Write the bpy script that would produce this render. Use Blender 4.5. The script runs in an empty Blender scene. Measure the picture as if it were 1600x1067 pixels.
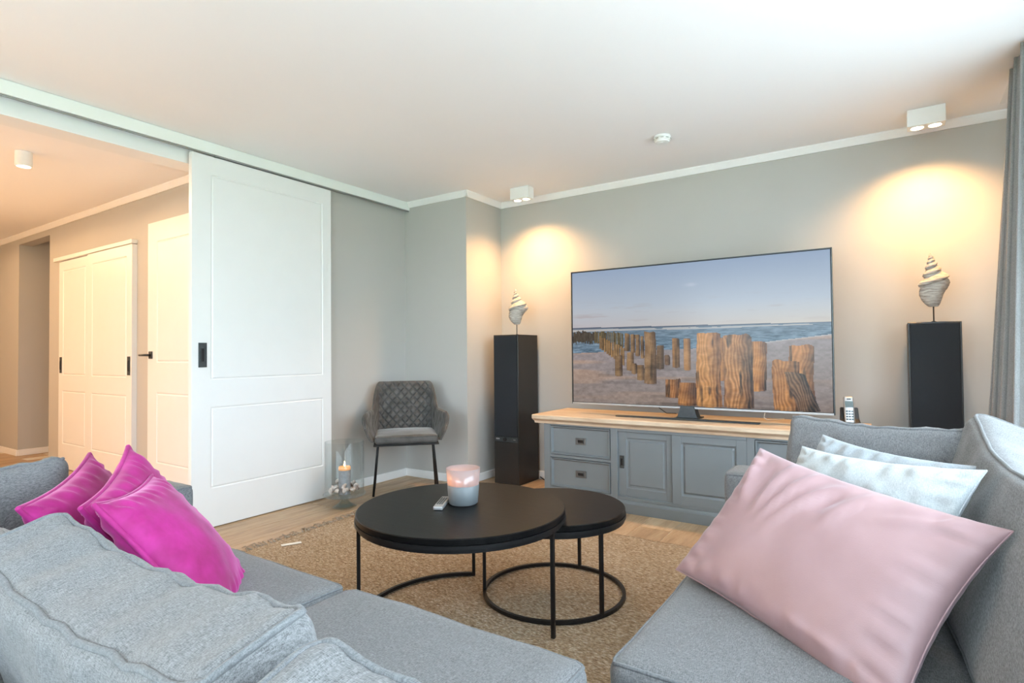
import bpy, bmesh, math, random
import numpy as np
from mathutils import Vector, Matrix, noise
random.seed(7)
scene = bpy.context.scene
COL = scene.collection
PI = math.pi

# ------------------------------------------------------------------ camera, world, exposure
def make_camera():
    yaw, pitch, roll, h, fpx = 0.5857, 0.0201, -0.0092, 1.1103, 890.0
    f = Vector((-math.sin(yaw) * math.cos(pitch), math.cos(yaw) * math.cos(pitch), math.sin(pitch)))
    r = Vector((math.cos(yaw), math.sin(yaw), 0)); u = r.cross(f)
    r2 = r * math.cos(roll) + u * math.sin(roll); u2 = -r * math.sin(roll) + u * math.cos(roll)
    cd = bpy.data.cameras.new('camera'); cd.sensor_fit = 'HORIZONTAL'; cd.sensor_width = 36; cd.lens = fpx / 1600 * 36
    cd.clip_start = 0.02
    c = bpy.data.objects.new('camera', cd); COL.objects.link(c)
    m = Matrix((r2, u2, -f)).transposed().to_4x4(); m.translation = (0, 0, h)
    c.matrix_world = m; scene.camera = c
make_camera()

SKY = 11.6            # daylight strength
w = bpy.data.worlds.new('sky'); scene.world = w; w.use_nodes = True
bg = w.node_tree.nodes['Background']; bg.inputs[0].default_value = (0.735, 0.86, 1.0, 1); bg.inputs[1].default_value = SKY
vs = scene.view_settings
vs.view_transform = 'Standard'; vs.look = 'None'; vs.exposure = 0.10; vs.gamma = 1.0; vs.use_curve_mapping = False
scene.cycles.max_bounces = 10; scene.cycles.diffuse_bounces = 6; scene.cycles.transparent_max_bounces = 16
scene.cycles.caustics_reflective = False; scene.cycles.caustics_refractive = False
scene.cycles.use_denoising = True

def portal(name, loc, rot, sx, sy):                 # guides sky light through a real window opening
    ld = bpy.data.lights.new(name, 'AREA'); ld.shape = 'RECTANGLE'; ld.size = sx; ld.size_y = sy
    ld.cycles.is_portal = True
    o = bpy.data.objects.new(name, ld); COL.objects.link(o); o.location = loc; o.rotation_euler = rot
portal('window_portal_right', (0.99, 1.25, 1.2), (0, PI/2, 0), 2.4, 4.3)
portal('window_portal_back', (-1.3, -3.04, 1.2), (PI/2, 0, 0), 3.8, 2.3)

WARM = (1.0, 0.55, 0.21)
def spot(name, loc, target, power, size_deg, blend, color=WARM, radius=0.03, parent=None):
    ld = bpy.data.lights.new(name, 'SPOT'); ld.energy = power; ld.color = color
    ld.spot_size = math.radians(size_deg); ld.spot_blend = blend; ld.shadow_soft_size = radius
    o = bpy.data.objects.new(name, ld); COL.objects.link(o)
    q = (Vector(target) - Vector(loc)).to_track_quat('-Z', 'Y')
    if parent is not None:
        o.parent = parent; loc = Vector(loc) - parent.location
    o.location = loc; o.rotation_euler = q.to_euler()
    return o
def glow(name, loc, power, radius, color=WARM, parent=None):
    ld = bpy.data.lights.new(name, 'POINT'); ld.energy = power; ld.color = color; ld.shadow_soft_size = radius
    o = bpy.data.objects.new(name, ld); COL.objects.link(o)
    if parent is not None:
        o.parent = parent; loc = Vector(loc) - parent.location
    o.location = loc
    return o

# ------------------------------------------------------------------ materials
def lin(r, g, b):
    f = lambda c: (c/255/12.92) if c/255 <= 0.04045 else ((c/255 + 0.055)/1.055) ** 2.4
    return (f(r), f(g), f(b), 1)
class NT:
    def __init__(s, name):
        s.m = bpy.data.materials.new(name); s.m.use_nodes = True; s.t = s.m.node_tree
        s.b = s.t.nodes['Principled BSDF']; s.out = s.t.nodes['Material Output']
    def n(s, typ, **k):
        x = s.t.nodes.new(typ)
        for a, v in k.items():
            if a in x.inputs: x.inputs[a].default_value = v
            else: setattr(x, a, v)
        return x
    def l(s, a, b): s.t.links.new(a, b)
    def coords(s, scale=(1, 1, 1), rnd=False, kind='Object'):
        tc = s.n('ShaderNodeTexCoord'); mp = s.n('ShaderNodeMapping'); mp.inputs['Scale'].default_value = scale
        s.l(tc.outputs[kind], mp.inputs['Vector'])
        if rnd:
            oi = s.n('ShaderNodeObjectInfo'); mu = s.n('ShaderNodeVectorMath', operation='MULTIPLY')
            mu.inputs[1].default_value = (37, 91, 53)
            s.l(oi.outputs['Random'], mu.inputs[0]); s.l(mu.outputs[0], mp.inputs['Location'])
        return mp.outputs[0]
    def noise(s, vec, scale, detail=4, rough=0.55):
        x = s.n('ShaderNodeTexNoise'); x.inputs['Scale'].default_value = scale; x.inputs['Detail'].default_value = detail
        x.inputs['Roughness'].default_value = rough; s.l(vec, x.inputs['Vector']); return x.outputs['Fac']
    def ramp(s, fac, stops):
        x = s.n('ShaderNodeValToRGB'); e = x.color_ramp.elements
        while len(e) < len(stops): e.new(0.5)
        for el, (p, c) in zip(e, stops): el.position = p; el.color = c
        s.l(fac, x.inputs[0]); return x.outputs[0]
    def mix(s, fac, a, b, blend='MIX'):
        x = s.n('ShaderNodeMix', data_type='RGBA', blend_type=blend)
        for sock, v in ((x.inputs[0], fac), (x.inputs[6], a), (x.inputs[7], b)):
            if hasattr(v, 'is_output'): s.l(v, sock)
            else: sock.default_value = v
        return x.outputs[2]
    def bump(s, h, strength, dist, prev=None):
        x = s.n('ShaderNodeBump'); x.inputs['Strength'].default_value = strength; x.inputs['Distance'].default_value = dist
        s.l(h, x.inputs['Height'])
        if prev is not None: s.l(prev, x.inputs['Normal'])
        s.l(x.outputs[0], s.b.inputs['Normal']); return x.outputs[0]
    def set(s, **k):
        for a, v in k.items(): s.b.inputs[a.replace('_', ' ')].default_value = v
        return s

def plain(name, col, rough=0.5, metal=0.0, var=0.06, scale=6, bump=0.0, bscale=200, **k):
    t = NT(name); v = t.coords()
    f = t.noise(v, scale)
    c0 = tuple(x * (1 - var) for x in col[:3]) + (1,); c1 = tuple(min(1, x * (1 + var)) for x in col[:3]) + (1,)
    t.l(t.ramp(f, [(0.3, c0), (0.7, c1)]), t.b.inputs['Base Color'])
    t.set(Roughness=rough, Metallic=metal)
    for a, v2 in k.items(): t.b.inputs[a.replace('_', ' ')].default_value = v2
    if bump: t.bump(t.noise(v, bscale, 2), bump, 0.001)
    return t.m
M = {}
M['wall'] = plain('wall_paint', (0.465, 0.450, 0.425), 0.75, var=0.015, scale=2, bump=0.25, bscale=260)
M['ceiling'] = plain('ceiling_paint', (0.87, 0.855, 0.85), 0.85, var=0.01, scale=1)
M['trim'] = plain('white_trim', (0.82, 0.81, 0.80), 0.5, var=0.01)
M['lacquer'] = plain('white_lacquer', (0.76, 0.76, 0.755), 0.35, var=0.01)
M['rail'] = plain('white_aluminium', (0.80, 0.82, 0.80), 0.35, var=0.01)
M['railgrey'] = plain('grey_aluminium', (0.30, 0.31, 0.30), 0.4, metal=0.5, var=0.02)
M['black_metal'] = plain('black_metal', (0.012, 0.012, 0.013), 0.42, metal=0.3, var=0.1)
M['grey_metal'] = plain('gunmetal', (0.07, 0.078, 0.082), 0.38, metal=0.7, var=0.12, scale=40)
M['pewter'] = plain('pewter', (0.16, 0.165, 0.17), 0.4, metal=0.75, var=0.12, scale=60)
M['silver'] = plain('silver_plastic', (0.45, 0.45, 0.45), 0.35, metal=0.6, var=0.03)
M['black_plastic'] = plain('black_plastic', (0.012, 0.012, 0.013), 0.35, var=0.05)
M['white_plastic'] = plain('white_plastic', (0.80, 0.80, 0.79), 0.45, var=0.01)
M['dark_glass'] = plain('dark_display', (0.025, 0.05, 0.045), 0.15, var=0.2, scale=200)
M['grout'] = plain('floor_grout', (0.72, 0.68, 0.62), 0.8, var=0.05, scale=20)
M['cable_black'] = plain('black_cable', (0.01, 0.01, 0.01), 0.5)
M['cable_white'] = plain('white_cable', (0.7, 0.68, 0.62), 0.5)
M['speaker_side'] = plain('speaker_satin_black', (0.016, 0.014, 0.013), 0.38, var=0.1, scale=3)
M['speaker_cloth'] = plain('speaker_cloth', (0.010, 0.012, 0.016), 0.8, var=0.1, scale=400, bump=0.4, bscale=900)
M['cabinet'] = plain('grey_blue_lacquer', (0.168, 0.187, 0.200), 0.42, var=0.03, scale=5)
M['wax_grey'] = plain('grey_wax', (0.30, 0.30, 0.315), 0.5, var=0.15, scale=60, bump=0.4, bscale=120)
M['wax_blue'] = plain('pale_grey_wax', (0.155, 0.175, 0.187), 0.45, var=0.03)
M['wax_melt_glow'] = plain('melting_wax_glow', (0.85, 0.45, 0.22), 0.3, var=0.05, Emission_Color=(1, 0.42, 0.14, 1), Emission_Strength=0.35)  # melted wax with the flame's glow put in as emission
M['pebble'] = plain('sea_shell', (0.62, 0.52, 0.47), 0.45, var=0.3, scale=45)
M['paper'] = plain('white_woven_tag', (0.75, 0.73, 0.68), 0.8)
M['lawn'] = plain('lawn', (0.22, 0.33, 0.13), 0.9, var=0.25, scale=3)
M['bounce_ground'] = plain('pale_bounce_ground', (0.76, 0.74, 0.72), 0.8, var=0.05, scale=2)  # for unseen pale ground added outside to bounce daylight onto the ceiling

def emit(name, col, strength):
    t = NT(name); t.set(Base_Color=(0.8, 0.8, 0.8, 1)); t.b.inputs['Emission Color'].default_value = col
    t.b.inputs['Emission Strength'].default_value = strength; return t.m
M['lamp_on'] = emit('lamp_lens', (1, 0.80, 0.55, 1), 9)
M['flame'] = emit('flame', (1, 0.70, 0.32, 1), 7)

def wood(name, cols, stretch, scale, rough=0.5, rnd=True, bump=0.15, tint=0.0):
    t = NT(name); v = t.coords(stretch, rnd)
    a = t.noise(v, scale, 6, 0.6); b = t.noise(v, scale * 6, 3)
    c = t.ramp(a, [(0.28, cols[0]), (0.5, cols[1]), (0.72, cols[2])])
    g = t.ramp(b, [(0.35, (0.82, 0.82, 0.82, 1)), (0.6, (1, 1, 1, 1))])
    c = t.mix(0.6, c, g, 'MULTIPLY')
    if tint:
        oi = t.n('ShaderNodeObjectInfo'); tr = t.ramp(oi.outputs['Random'], [(0, (1 - tint, 1 - tint, 1 - tint, 1)), (1, (1, 0.98, 0.95, 1))])
        c = t.mix(1.0, c, tr, 'MULTIPLY')
    t.l(c, t.b.inputs['Base Color']); t.set(Roughness=rough); t.bump(b, bump, 0.001)
    return t.m
M['floor'] = wood('oak_look_plank', (lin(158, 128, 98), lin(188, 158, 124), lin(208, 182, 150)), (9, 1.2, 9), 2.2, 0.42, tint=0.16)
M['oak_top'] = wood('bleached_oak', (lin(176, 150, 124), lin(206, 184, 158), lin(222, 204, 182)), (1.2, 9, 9), 2.5, 0.55, rnd=False)
M['black_wood'] = wood('black_stained_wood', ((0.003, 0.003, 0.0035, 1), (0.006, 0.006, 0.006, 1), (0.012, 0.011, 0.011, 1)), (2, 14, 8), 3, 0.36, rnd=False, bump=0.25)
M['black_wood'].node_tree.nodes['Principled BSDF'].inputs['Specular IOR Level'].default_value = 0.16

def fabric(name, dark, light, weave=850, rough=0.9, sheen=0.12, aniso=(1, 5, 5), bstr=0.2):
    """two crossing sets of thread streaks plus a little large-scale variation"""
    t = NT(name); k = weave
    a = t.noise(t.coords((k*0.14, k, k)), 1.0, 3, 0.6); b = t.noise(t.coords((k, k*0.14, k*0.14)), 1.0, 3, 0.6); big = t.noise(t.coords(), 5, 3)
    m = t.n('ShaderNodeMath', operation='ADD'); t.l(a, m.inputs[0]); t.l(b, m.inputs[1])
    h = t.n('ShaderNodeMath', operation='MULTIPLY'); t.l(m.outputs[0], h.inputs[0]); h.inputs[1].default_value = 0.5
    c = t.ramp(h.outputs[0], [(0.38, dark), (0.62, light)])
    g = t.ramp(big, [(0.3, (0.92, 0.92, 0.92, 1)), (0.7, (1, 1, 1, 1))])
    t.l(t.mix(1.0, c, g, 'MULTIPLY'), t.b.inputs['Base Color'])
    t.set(Roughness=rough); t.b.inputs['Sheen Weight'].default_value = sheen; t.b.inputs['Sheen Roughness'].default_value = 0.5
    t.bump(h.outputs[0], bstr, 0.0012)
    return t.m
M['sofa'] = fabric('grey_melange_upholstery', (0.078, 0.080, 0.083, 1), (0.240, 0.244, 0.250, 1))
M['sofa_pipe'] = fabric('grey_piping', (0.09, 0.095, 0.10, 1), (0.20, 0.21, 0.22, 1), bstr=0.1)
M['curtain'] = fabric('grey_curtain_cloth', (0.22, 0.22, 0.22, 1), (0.37, 0.37, 0.37, 1), 900, sheen=0.1)
M['ice'] = fabric('pale_ice_blue_linen', (0.35, 0.39, 0.41, 1), (0.55, 0.59, 0.60, 1), 800, sheen=0.1)
M['ice2'] = fabric('pale_blue_grey_linen', (0.27, 0.31, 0.345, 1), (0.43, 0.47, 0.50, 1), 800, sheen=0.1)
def velvet(name, dark, light, sheen, tint, rough=0.75, sc=9):
    t = NT(name); v = t.coords(); f = t.noise(v, sc, 4, 0.6)
    t.l(t.ramp(f, [(0.34, dark), (0.66, light)]), t.b.inputs['Base Color'])
    t.set(Roughness=rough); t.b.inputs['Sheen Weight'].default_value = sheen; t.b.inputs['Sheen Roughness'].default_value = 0.35
    t.b.inputs['Sheen Tint'].default_value = tint
    t.bump(t.noise(v, 500, 2), 0.25, 0.001)
    return t.m
M['magenta'] = velvet('magenta_velvet', (0.27, 0.004, 0.11, 1), (0.43, 0.016, 0.22, 1), 0.45, (1, 0.6, 0.9, 1))
M['blush'] = velvet('blush_pink_satin_velvet', (0.345, 0.217, 0.228, 1), (0.40, 0.26, 0.27, 1), 0.35, (0.85, 0.88, 1, 1), 0.45, 4)
M['chair'] = velvet('taupe_velvet', (0.045, 0.042, 0.039, 1), (0.098, 0.092, 0.085, 1), 0.45, (0.9, 0.88, 0.85, 1), 0.7, 11)

def rug_mat():
    t = NT('woven_jute'); v = t.coords((1, 2.2, 1))
    vo = t.n('ShaderNodeTexVoronoi'); vo.inputs['Scale'].default_value = 62; t.l(v, vo.inputs['Vector'])
    f = t.noise(v, 60, 3, 0.7); big = t.noise(t.coords(), 1.6, 3)
    c = t.ramp(f, [(0.30, lin(140, 114, 86)), (0.5, lin(198, 174, 144)), (0.70, lin(238, 227, 210))])
    g = t.ramp(vo.outputs['Distance'], [(0.0, (1, 1, 1, 1)), (0.7, (0.5, 0.46, 0.42, 1))])
    c = t.mix(0.8, c, g, 'MULTIPLY')
    t.l(t.mix(1.0, c, t.ramp(big, [(0.3, (0.86, 0.84, 0.80, 1)), (0.7, (1, 1, 1, 1))]), 'MULTIPLY'), t.b.inputs['Base Color'])
    t.set(Roughness=0.9)
    iv = t.n('ShaderNodeMath', operation='SUBTRACT'); iv.inputs[0].default_value = 1; t.l(vo.outputs['Distance'], iv.inputs[1])
    t.bump(iv.outputs[0], 1.0, 0.006)
    return t.m
M['rug'] = rug_mat()
M['fringe'] = plain('jute_fringe', lin(150, 136, 120), 0.9, var=0.25, scale=30)

def glass(name, tint, refl=0.9, rough=0.02):
    t = NT(name); nt = t.t
    tr = t.n('ShaderNodeBsdfTransparent'); tr.inputs[0].default_value = tint
    gl = t.n('ShaderNodeBsdfGlossy'); gl.inputs['Roughness'].default_value = rough
    lw = t.n('ShaderNodeLayerWeight'); pw = t.n('ShaderNodeMath', operation='POWER'); t.l(lw.outputs['Facing'], pw.inputs[0]); pw.inputs[1].default_value = 3.2
    mu = t.n('ShaderNodeMath', operation='MULTIPLY_ADD'); t.l(pw.outputs[0], mu.inputs[0]); mu.inputs[1].default_value = refl*0.6; mu.inputs[2].default_value = 0.02
    mx = t.n('ShaderNodeMixShader'); t.l(mu.outputs[0], mx.inputs[0]); t.l(tr.outputs[0], mx.inputs[1]); t.l(gl.outputs[0], mx.inputs[2])
    t.l(mx.outputs[0], t.out.inputs[0]); return t.m
M['glass'] = glass('clear_glass', (0.955, 0.97, 0.97, 1))
M['thick_glass'] = glass('thick_glass', (0.90, 0.93, 0.93, 1), 1.0)
M['pane'] = glass('window_glass', (0.96, 0.98, 0.97, 1), 0.7)
def frosted(name, col, f=0.55):
    t = NT(name)
    d = t.n('ShaderNodeBsdfDiffuse'); d.inputs[0].default_value = col
    tl = t.n('ShaderNodeBsdfTranslucent'); tl.inputs[0].default_value = col
    tr = t.n('ShaderNodeBsdfTransparent'); tr.inputs[0].default_value = (0.9, 0.88, 0.88, 1)
    m1 = t.n('ShaderNodeMixShader'); m1.inputs[0].default_value = f; t.l(d.outputs[0], m1.inputs[1]); t.l(tl.outputs[0], m1.inputs[2])
    m2 = t.n('ShaderNodeMixShader'); m2.inputs[0].default_value = 0.10; t.l(m1.outputs[0], m2.inputs[1]); t.l(tr.outputs[0], m2.inputs[2])
    gl = t.n('ShaderNodeBsdfGlossy'); gl.inputs['Roughness'].default_value = 0.12
    m3 = t.n('ShaderNodeMixShader'); m3.inputs[0].default_value = 0.06; t.l(m2.outputs[0], m3.inputs[1]); t.l(gl.outputs[0], m3.inputs[2])
    t.l(m3.outputs[0], t.out.inputs[0]); return t.m
M['frosted'] = frosted('frosted_pink_glass', (0.52, 0.48, 0.50, 1))
def sheer_mat():
    t = NT('white_sheer'); d = t.n('ShaderNodeBsdfTranslucent'); d.inputs[0].default_value = (0.85, 0.88, 0.9, 1)
    tr = t.n('ShaderNodeBsdfTransparent'); m = t.n('ShaderNodeMixShader'); m.inputs[0].default_value = 0.45
    t.l(d.outputs[0], m.inputs[1]); t.l(tr.outputs[0], m.inputs[2]); t.l(m.outputs[0], t.out.inputs[0]); return t.m
M['sheer'] = sheer_mat()
def shell_mat():
    t = NT('weathered_conch'); v = t.coords((6, 6, 30)); f = t.noise(v, 3, 5, 0.65)
    t.l(t.ramp(f, [(0.3, (0.20, 0.18, 0.165, 1)), (0.5, (0.42, 0.38, 0.34, 1)), (0.7, (0.60, 0.56, 0.50, 1))]), t.b.inputs['Base Color'])
    t.set(Roughness=0.75); t.bump(f, 0.6, 0.006); return t.m
M['conch'] = shell_mat()

# ------------------------------------------------------------------ mesh helpers
def Wm(o):
    m = o.matrix_basis.copy()
    return (Wm(o.parent) @ m) if o.parent else m
def obj(name, bm, mat, parent=None, smooth=False, local=False, kind=None):
    """bm (in world coordinates unless local) becomes one mesh object; children are re-expressed in their parent's frame"""
    me = bm if isinstance(bm, bpy.types.Mesh) else bpy.data.meshes.new(name)
    if not isinstance(bm, bpy.types.Mesh):
        bmesh.ops.recalc_face_normals(bm, faces=bm.faces); bm.to_mesh(me); bm.free()
    if smooth: me.polygons.foreach_set('use_smooth', [True] * len(me.polygons))
    if mat is not None and not me.materials: me.materials.append(M[mat] if isinstance(mat, str) else mat)
    o = bpy.data.objects.new(name, me); COL.objects.link(o)
    if parent is not None:
        o.parent = parent
        if not local: me.transform(Wm(parent).inverted())
    elif not local:
        co = np.empty(len(me.vertices) * 3); me.vertices.foreach_get('co', co); co = co.reshape(-1, 3)
        b = Vector(((co[:, 0].min() + co[:, 0].max()) / 2, (co[:, 1].min() + co[:, 1].max()) / 2, co[:, 2].min()))
        me.transform(Matrix.Translation(-b)); o.location = b
    if kind: o['kind'] = kind
    return o
def tag(o, label, cat=None, group=None, kind=None):
    o['label'] = label
    if cat: o['category'] = cat
    if group: o['group'] = group
    if kind: o['kind'] = kind
    return o
def thing(name, label, cat, loc, rz=0, group=None):
    o = bpy.data.objects.new(name, None); COL.objects.link(o); o.empty_display_size = 0.05
    o.location = loc; o.rotation_euler = (0, 0, rz); tag(o, label, cat, group); return o
def sharp(o, ang=40):
    o.data.polygons.foreach_set('use_smooth', [True] * len(o.data.polygons))
    o.data.set_sharp_from_angle(angle=math.radians(ang)); return o
def box(x0, x1, y0, y1, z0, z1, bev=0.0, seg=1, bm=None):
    own = bmesh.new()
    r = bmesh.ops.create_cube(own, size=1)
    for v in own.verts: v.co = Vector(((x0 + x1)/2 + v.co.x * (x1 - x0), (y0 + y1)/2 + v.co.y * (y1 - y0), (z0 + z1)/2 + v.co.z * (z1 - z0)))
    if bev: bmesh.ops.bevel(own, geom=own.edges[:], offset=bev, segments=seg, affect='EDGES', profile=0.5)
    if bm is None: return own
    return join(bm, own)
def join(bm, other):
    me = bpy.data.meshes.new('tmp'); other.to_mesh(me); other.free(); bm.from_mesh(me); bpy.data.meshes.remove(me); return bm
def lathe(profile, center=(0, 0, 0), n=40, closed=False):
    bm = bmesh.new(); rings = []
    for r, z in profile:
        if r < 1e-6: rings.append([bm.verts.new((center[0], center[1], center[2] + z))])
        else: rings.append([bm.verts.new((center[0] + r*math.cos(2*PI*i/n), center[1] + r*math.sin(2*PI*i/n), center[2] + z)) for i in range(n)])
    pairs = list(zip(rings[:-1], rings[1:]))
    if closed: pairs.append((rings[-1], rings[0]))
    for a, b in pairs:
        for i in range(n):
            j = (i + 1) % n
            if len(a) == 1 and len(b) == 1: continue
            if len(a) == 1: bm.faces.new((a[0], b[i], b[j]))
            elif len(b) == 1: bm.faces.new((a[i], b[0], a[j]))
            else: bm.faces.new((a[i], b[i], b[j], a[j]))
    return bm
def tube(pts, rad, n=8, closed=False, caps=True):
    pts = [Vector(p) for p in pts]; bm = bmesh.new(); rings = []; N = len(pts)
    rads = rad if isinstance(rad, (list, tuple)) else [rad] * N
    up = None
    for i, p in enumerate(pts):
        if closed: t = pts[(i+1) % N] - pts[i-1]
        else: t = pts[min(i+1, N-1)] - pts[max(i-1, 0)]
        t.normalize()
        if up is None: up = Vector((0, 0, 1)) if abs(t.z) < 0.9 else Vector((1, 0, 0))
        s = t.cross(up)
        if s.length < 1e-4: s = t.orthogonal()
        s.normalize(); up = s.cross(t).normalized()
        rings.append([bm.verts.new(p + rads[i]*(math.cos(2*PI*k/n)*s + math.sin(2*PI*k/n)*up)) for k in range(n)])
    for i in range(N if closed else N-1):
        a, b = rings[i], rings[(i+1) % N]
        for k in range(n): bm.faces.new((a[k], a[(k+1) % n], b[(k+1) % n], b[k]))
    if caps and not closed: bm.faces.new(rings[0][::-1]); bm.faces.new(rings[-1])
    return bm
def prism(poly, axis, a, b, bev=0):
    """poly = 2-D outline in the other two axes, extruded along axis from a to b"""
    bm = bmesh.new()
    def mk(p, t):
        q = list(p); q.insert(axis, t); return bm.verts.new(q)
    A = [mk(p, a) for p in poly]; B = [mk(p, b) for p in poly]; n = len(poly)
    bm.faces.new(A); bm.faces.new(B[::-1])
    for i in range(n): bm.faces.new((A[i], A[(i+1) % n], B[(i+1) % n], B[i]))
    if bev: bmesh.ops.bevel(bm, geom=bm.edges[:], offset=bev, segments=2, affect='EDGES')
    return bm
def routed(W, H, T, rects, g, depth, raise_in=0.0):
    """door slab W x H (local x, z), front at y=0 towards -y, routed grooves round each rect"""
    xs = {0.0, W}; zs = {0.0, H}
    for x0, x1, z0, z1 in rects:
        for a in (x0, x1): xs |= {a - g/2, a, a + g/2}
        for a in (z0, z1): zs |= {a - g/2, a, a + g/2}
    xs = sorted(xs); zs = sorted(zs); bm = bmesh.new(); V = {}
    for i, x in enumerate(xs):
        for k, z in enumerate(zs):
            y = 0.0
            for x0, x1, z0, z1 in rects:
                d = max(abs(x - (x0+x1)/2) - (x1-x0)/2, abs(z - (z0+z1)/2) - (z1-z0)/2)
                if abs(d) < 1e-6: y = depth
                elif d < 0: y = -raise_in
            V[i, k] = bm.verts.new((x, y, z))
    for i in range(len(xs)-1):
        for k in range(len(zs)-1): bm.faces.new((V[i, k], V[i+1, k], V[i+1, k+1], V[i, k+1]))
    rim = [V[i, 0] for i in range(len(xs))] + [V[len(xs)-1, k] for k in range(1, len(zs))] + [V[i, len(zs)-1] for i in range(len(xs)-2, -1, -1)] + [V[0, k] for k in range(len(zs)-2, 0, -1)]
    back = [bm.verts.new((v.co.x, T, v.co.z)) for v in rim]
    n = len(rim)
    for i in range(n): bm.faces.new((rim[i], back[i], back[(i+1) % n], rim[(i+1) % n]))
    bm.faces.new(back[::-1])
    return bm
def xf(bm, m): bmesh.ops.transform(bm, matrix=m, verts=bm.verts); return bm

def cushion(dx, dy, dz, r, crown=(0, 0, 0.02), cuts=22, wr=0.004, wscale=7, seed=0, deform=None, pipe=True, prad=0.0045):
    """boxed upholstery cushion centred on its base; returns (body bmesh, [piping bmesh])"""
    half = Vector((dx/2, dy/2, dz/2))
    def fmap(v, wrinkle=True):
        s = Vector([math.sin(c*PI/2) for c in v])
        p = Vector((s.x*half.x, s.y*half.y, s.z*half.z))
        inn = Vector([max(-(h-r), min(h-r, c)) for c, h in zip(p, half)])
        d = p - inn
        if d.length > 1e-7: p = inn + d.normalized()*r
        bx, by, bz = 1-s.x**2, 1-s.y**2, 1-s.z**2
        p += Vector((crown[0]*s.x*by*bz, crown[1]*s.y*bx*bz, crown[2]*s.z*(bx*by)**0.7))
        if wrinkle and wr:
            q = p*wscale + Vector((seed*3.1, seed*7.7, seed))
            nv = noise.noise(q) + 0.5*noise.noise(q*2.3)
            dirn = Vector((s.x**5, s.y**5, s.z**5))
            if dirn.length > 1e-4: p += dirn.normalized()*nv*wr
        if deform: p = deform(p, s)
        p.z += half.z
        return p
    bm = bmesh.new(); bmesh.ops.create_cube(bm, size=2)
    bmesh.ops.subdivide_edges(bm, edges=bm.edges[:], cuts=cuts, use_grid_fill=True)
    for v in bm.verts: v.co = fmap(v.co)
    pipes = []
    if pipe:
        for sz in (1, -1):
            loop = []; n = 24
            for a, b in (((-1, -1), (1, -1)), ((1, -1), (1, 1)), ((1, 1), (-1, 1)), ((-1, 1), (-1, -1))):
                for i in range(n):
                    t = i/n; loop.append(fmap(Vector((a[0]+(b[0]-a[0])*t, a[1]+(b[1]-a[1])*t, sz))))
            pipes.append(tube(loop, prad, 6, closed=True))
    return bm, pipes
def pillow(w, h, t, N=64, pull=0.07, wr=0.006, wscale=6, seed=0, folds=(), power=0.42, pucker=0.004):
    """knife-edge pillow, local x width, z height, y thickness, centred; returns (bmesh, edge loop points)"""
    bm = bmesh.new(); G = {}
    def P(u, v, side):
        x = w/2*u*(1 - pull*(1-v*v)); z = h/2*v*(1 - pull*(1-u*u))
        e = max(0.0, (1-u*u)*(1-v*v)); th = t/2*e**power
        q = Vector((x, z, 3.7*side + seed))*wscale
        nv = noise.noise(q) + 0.6*noise.noise(q*2.2 + Vector((5, 1, 2)))
        th += wr*nv*min(1, e*4)
        ed = 1 - max(abs(u), abs(v))
        a = u if abs(v) > abs(u) else v
        th += pucker*math.sin(a*26 + 3*noise.noise(Vector((a*4, seed, side))))*math.exp(-((ed-0.14)/0.1)**2)
        for (u0, v0, u1, v1, wd, am) in folds:
            du, dv = u1-u0, v1-v0; L = du*du+dv*dv
            s = max(0, min(1, ((u-u0)*du+(v-v0)*dv)/L)); dd = math.hypot(u-u0-s*du, v-v0-s*dv)
            th += am*math.exp(-(dd/wd)**2)*math.sin(PI*min(1, s*0.9+0.1))
        return Vector((x, side*max(th, 0.001), z))
    us = [math.sin((i/N*2-1)*PI/2) for i in range(N+1)]
    for side in (-1, 1):
        for i, u in enumerate(us):
            for k, v in enumerate(us):
                edge = i in (0, N) or k in (0, N)
                if edge:
                    if ('e', i, k) not in G:
                        p = P(u, v, 1); p.y = 0; G['e', i, k] = bm.verts.new(p)
                    G[side, i, k] = G['e', i, k]
                else: G[side, i, k] = bm.verts.new(P(u, v, side))
        for i in range(N):
            for k in range(N): bm.faces.new((G[side, i, k], G[side, i+1, k], G[side, i+1, k+1], G[side, i, k+1]))
    loop = [G['e', i, 0].co.copy() for i in range(N)] + [G['e', N, k].co.copy() for k in range(N)] + [G['e', i, N].co.copy() for i in range(N, 0, -1)] + [G['e', 0, k].co.copy() for k in range(N, 0, -1)]
    return bm, loop
def pose(c, yaw, tilt, roll):
    return Matrix.Translation(c) @ (Matrix.Rotation(math.radians(yaw), 4, 'Z') @ Matrix.Rotation(math.radians(tilt), 4, 'X') @ Matrix.Rotation(math.radians(roll), 4, 'Y'))

# ------------------------------------------------------------------ the room
H = 2.5
XL, Y1, XJ, YT, XR, YB = -3.713, 3.827, -2.998, 4.35, 0.85, -2.9
HX0, HY1, HYB = -9.6, 2.283, -1.9
S = 'structure'
floor = obj('floor', box(HX0-0.2, XR+0.15, YB-0.2, 4.6, -0.2, -0.004), 'grout', kind=S)
tag(floor, 'oak-look plank floor with thin pale joints')
PW, PL = 0.207, 1.242
pm = None
def plank(x, y):
    global pm
    if pm is None:
        o = obj('plank', box(-PW/2+0.0023, PW/2-0.0023, -PL/2+0.0023, PL/2-0.0023, -0.006, 0.0, 0.0008), 'floor', floor, local=True); pm = o.data
    else:
        o = bpy.data.objects.new('plank', pm); COL.objects.link(o); o.parent = floor
    o.location = Vector((x, y, 0)) - floor.location
col0 = -1.353 + PW/2
for i in range(-12, 10):                      # living room
    x = col0 + i*PW
    off = (0.13, 0.62, 0.97, 0.38)[i % 4]
    for k in range(-1, 4):
        y = k*PL + off + 0.25
        if -0.6 < y < 4.4: plank(x, y)
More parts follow.
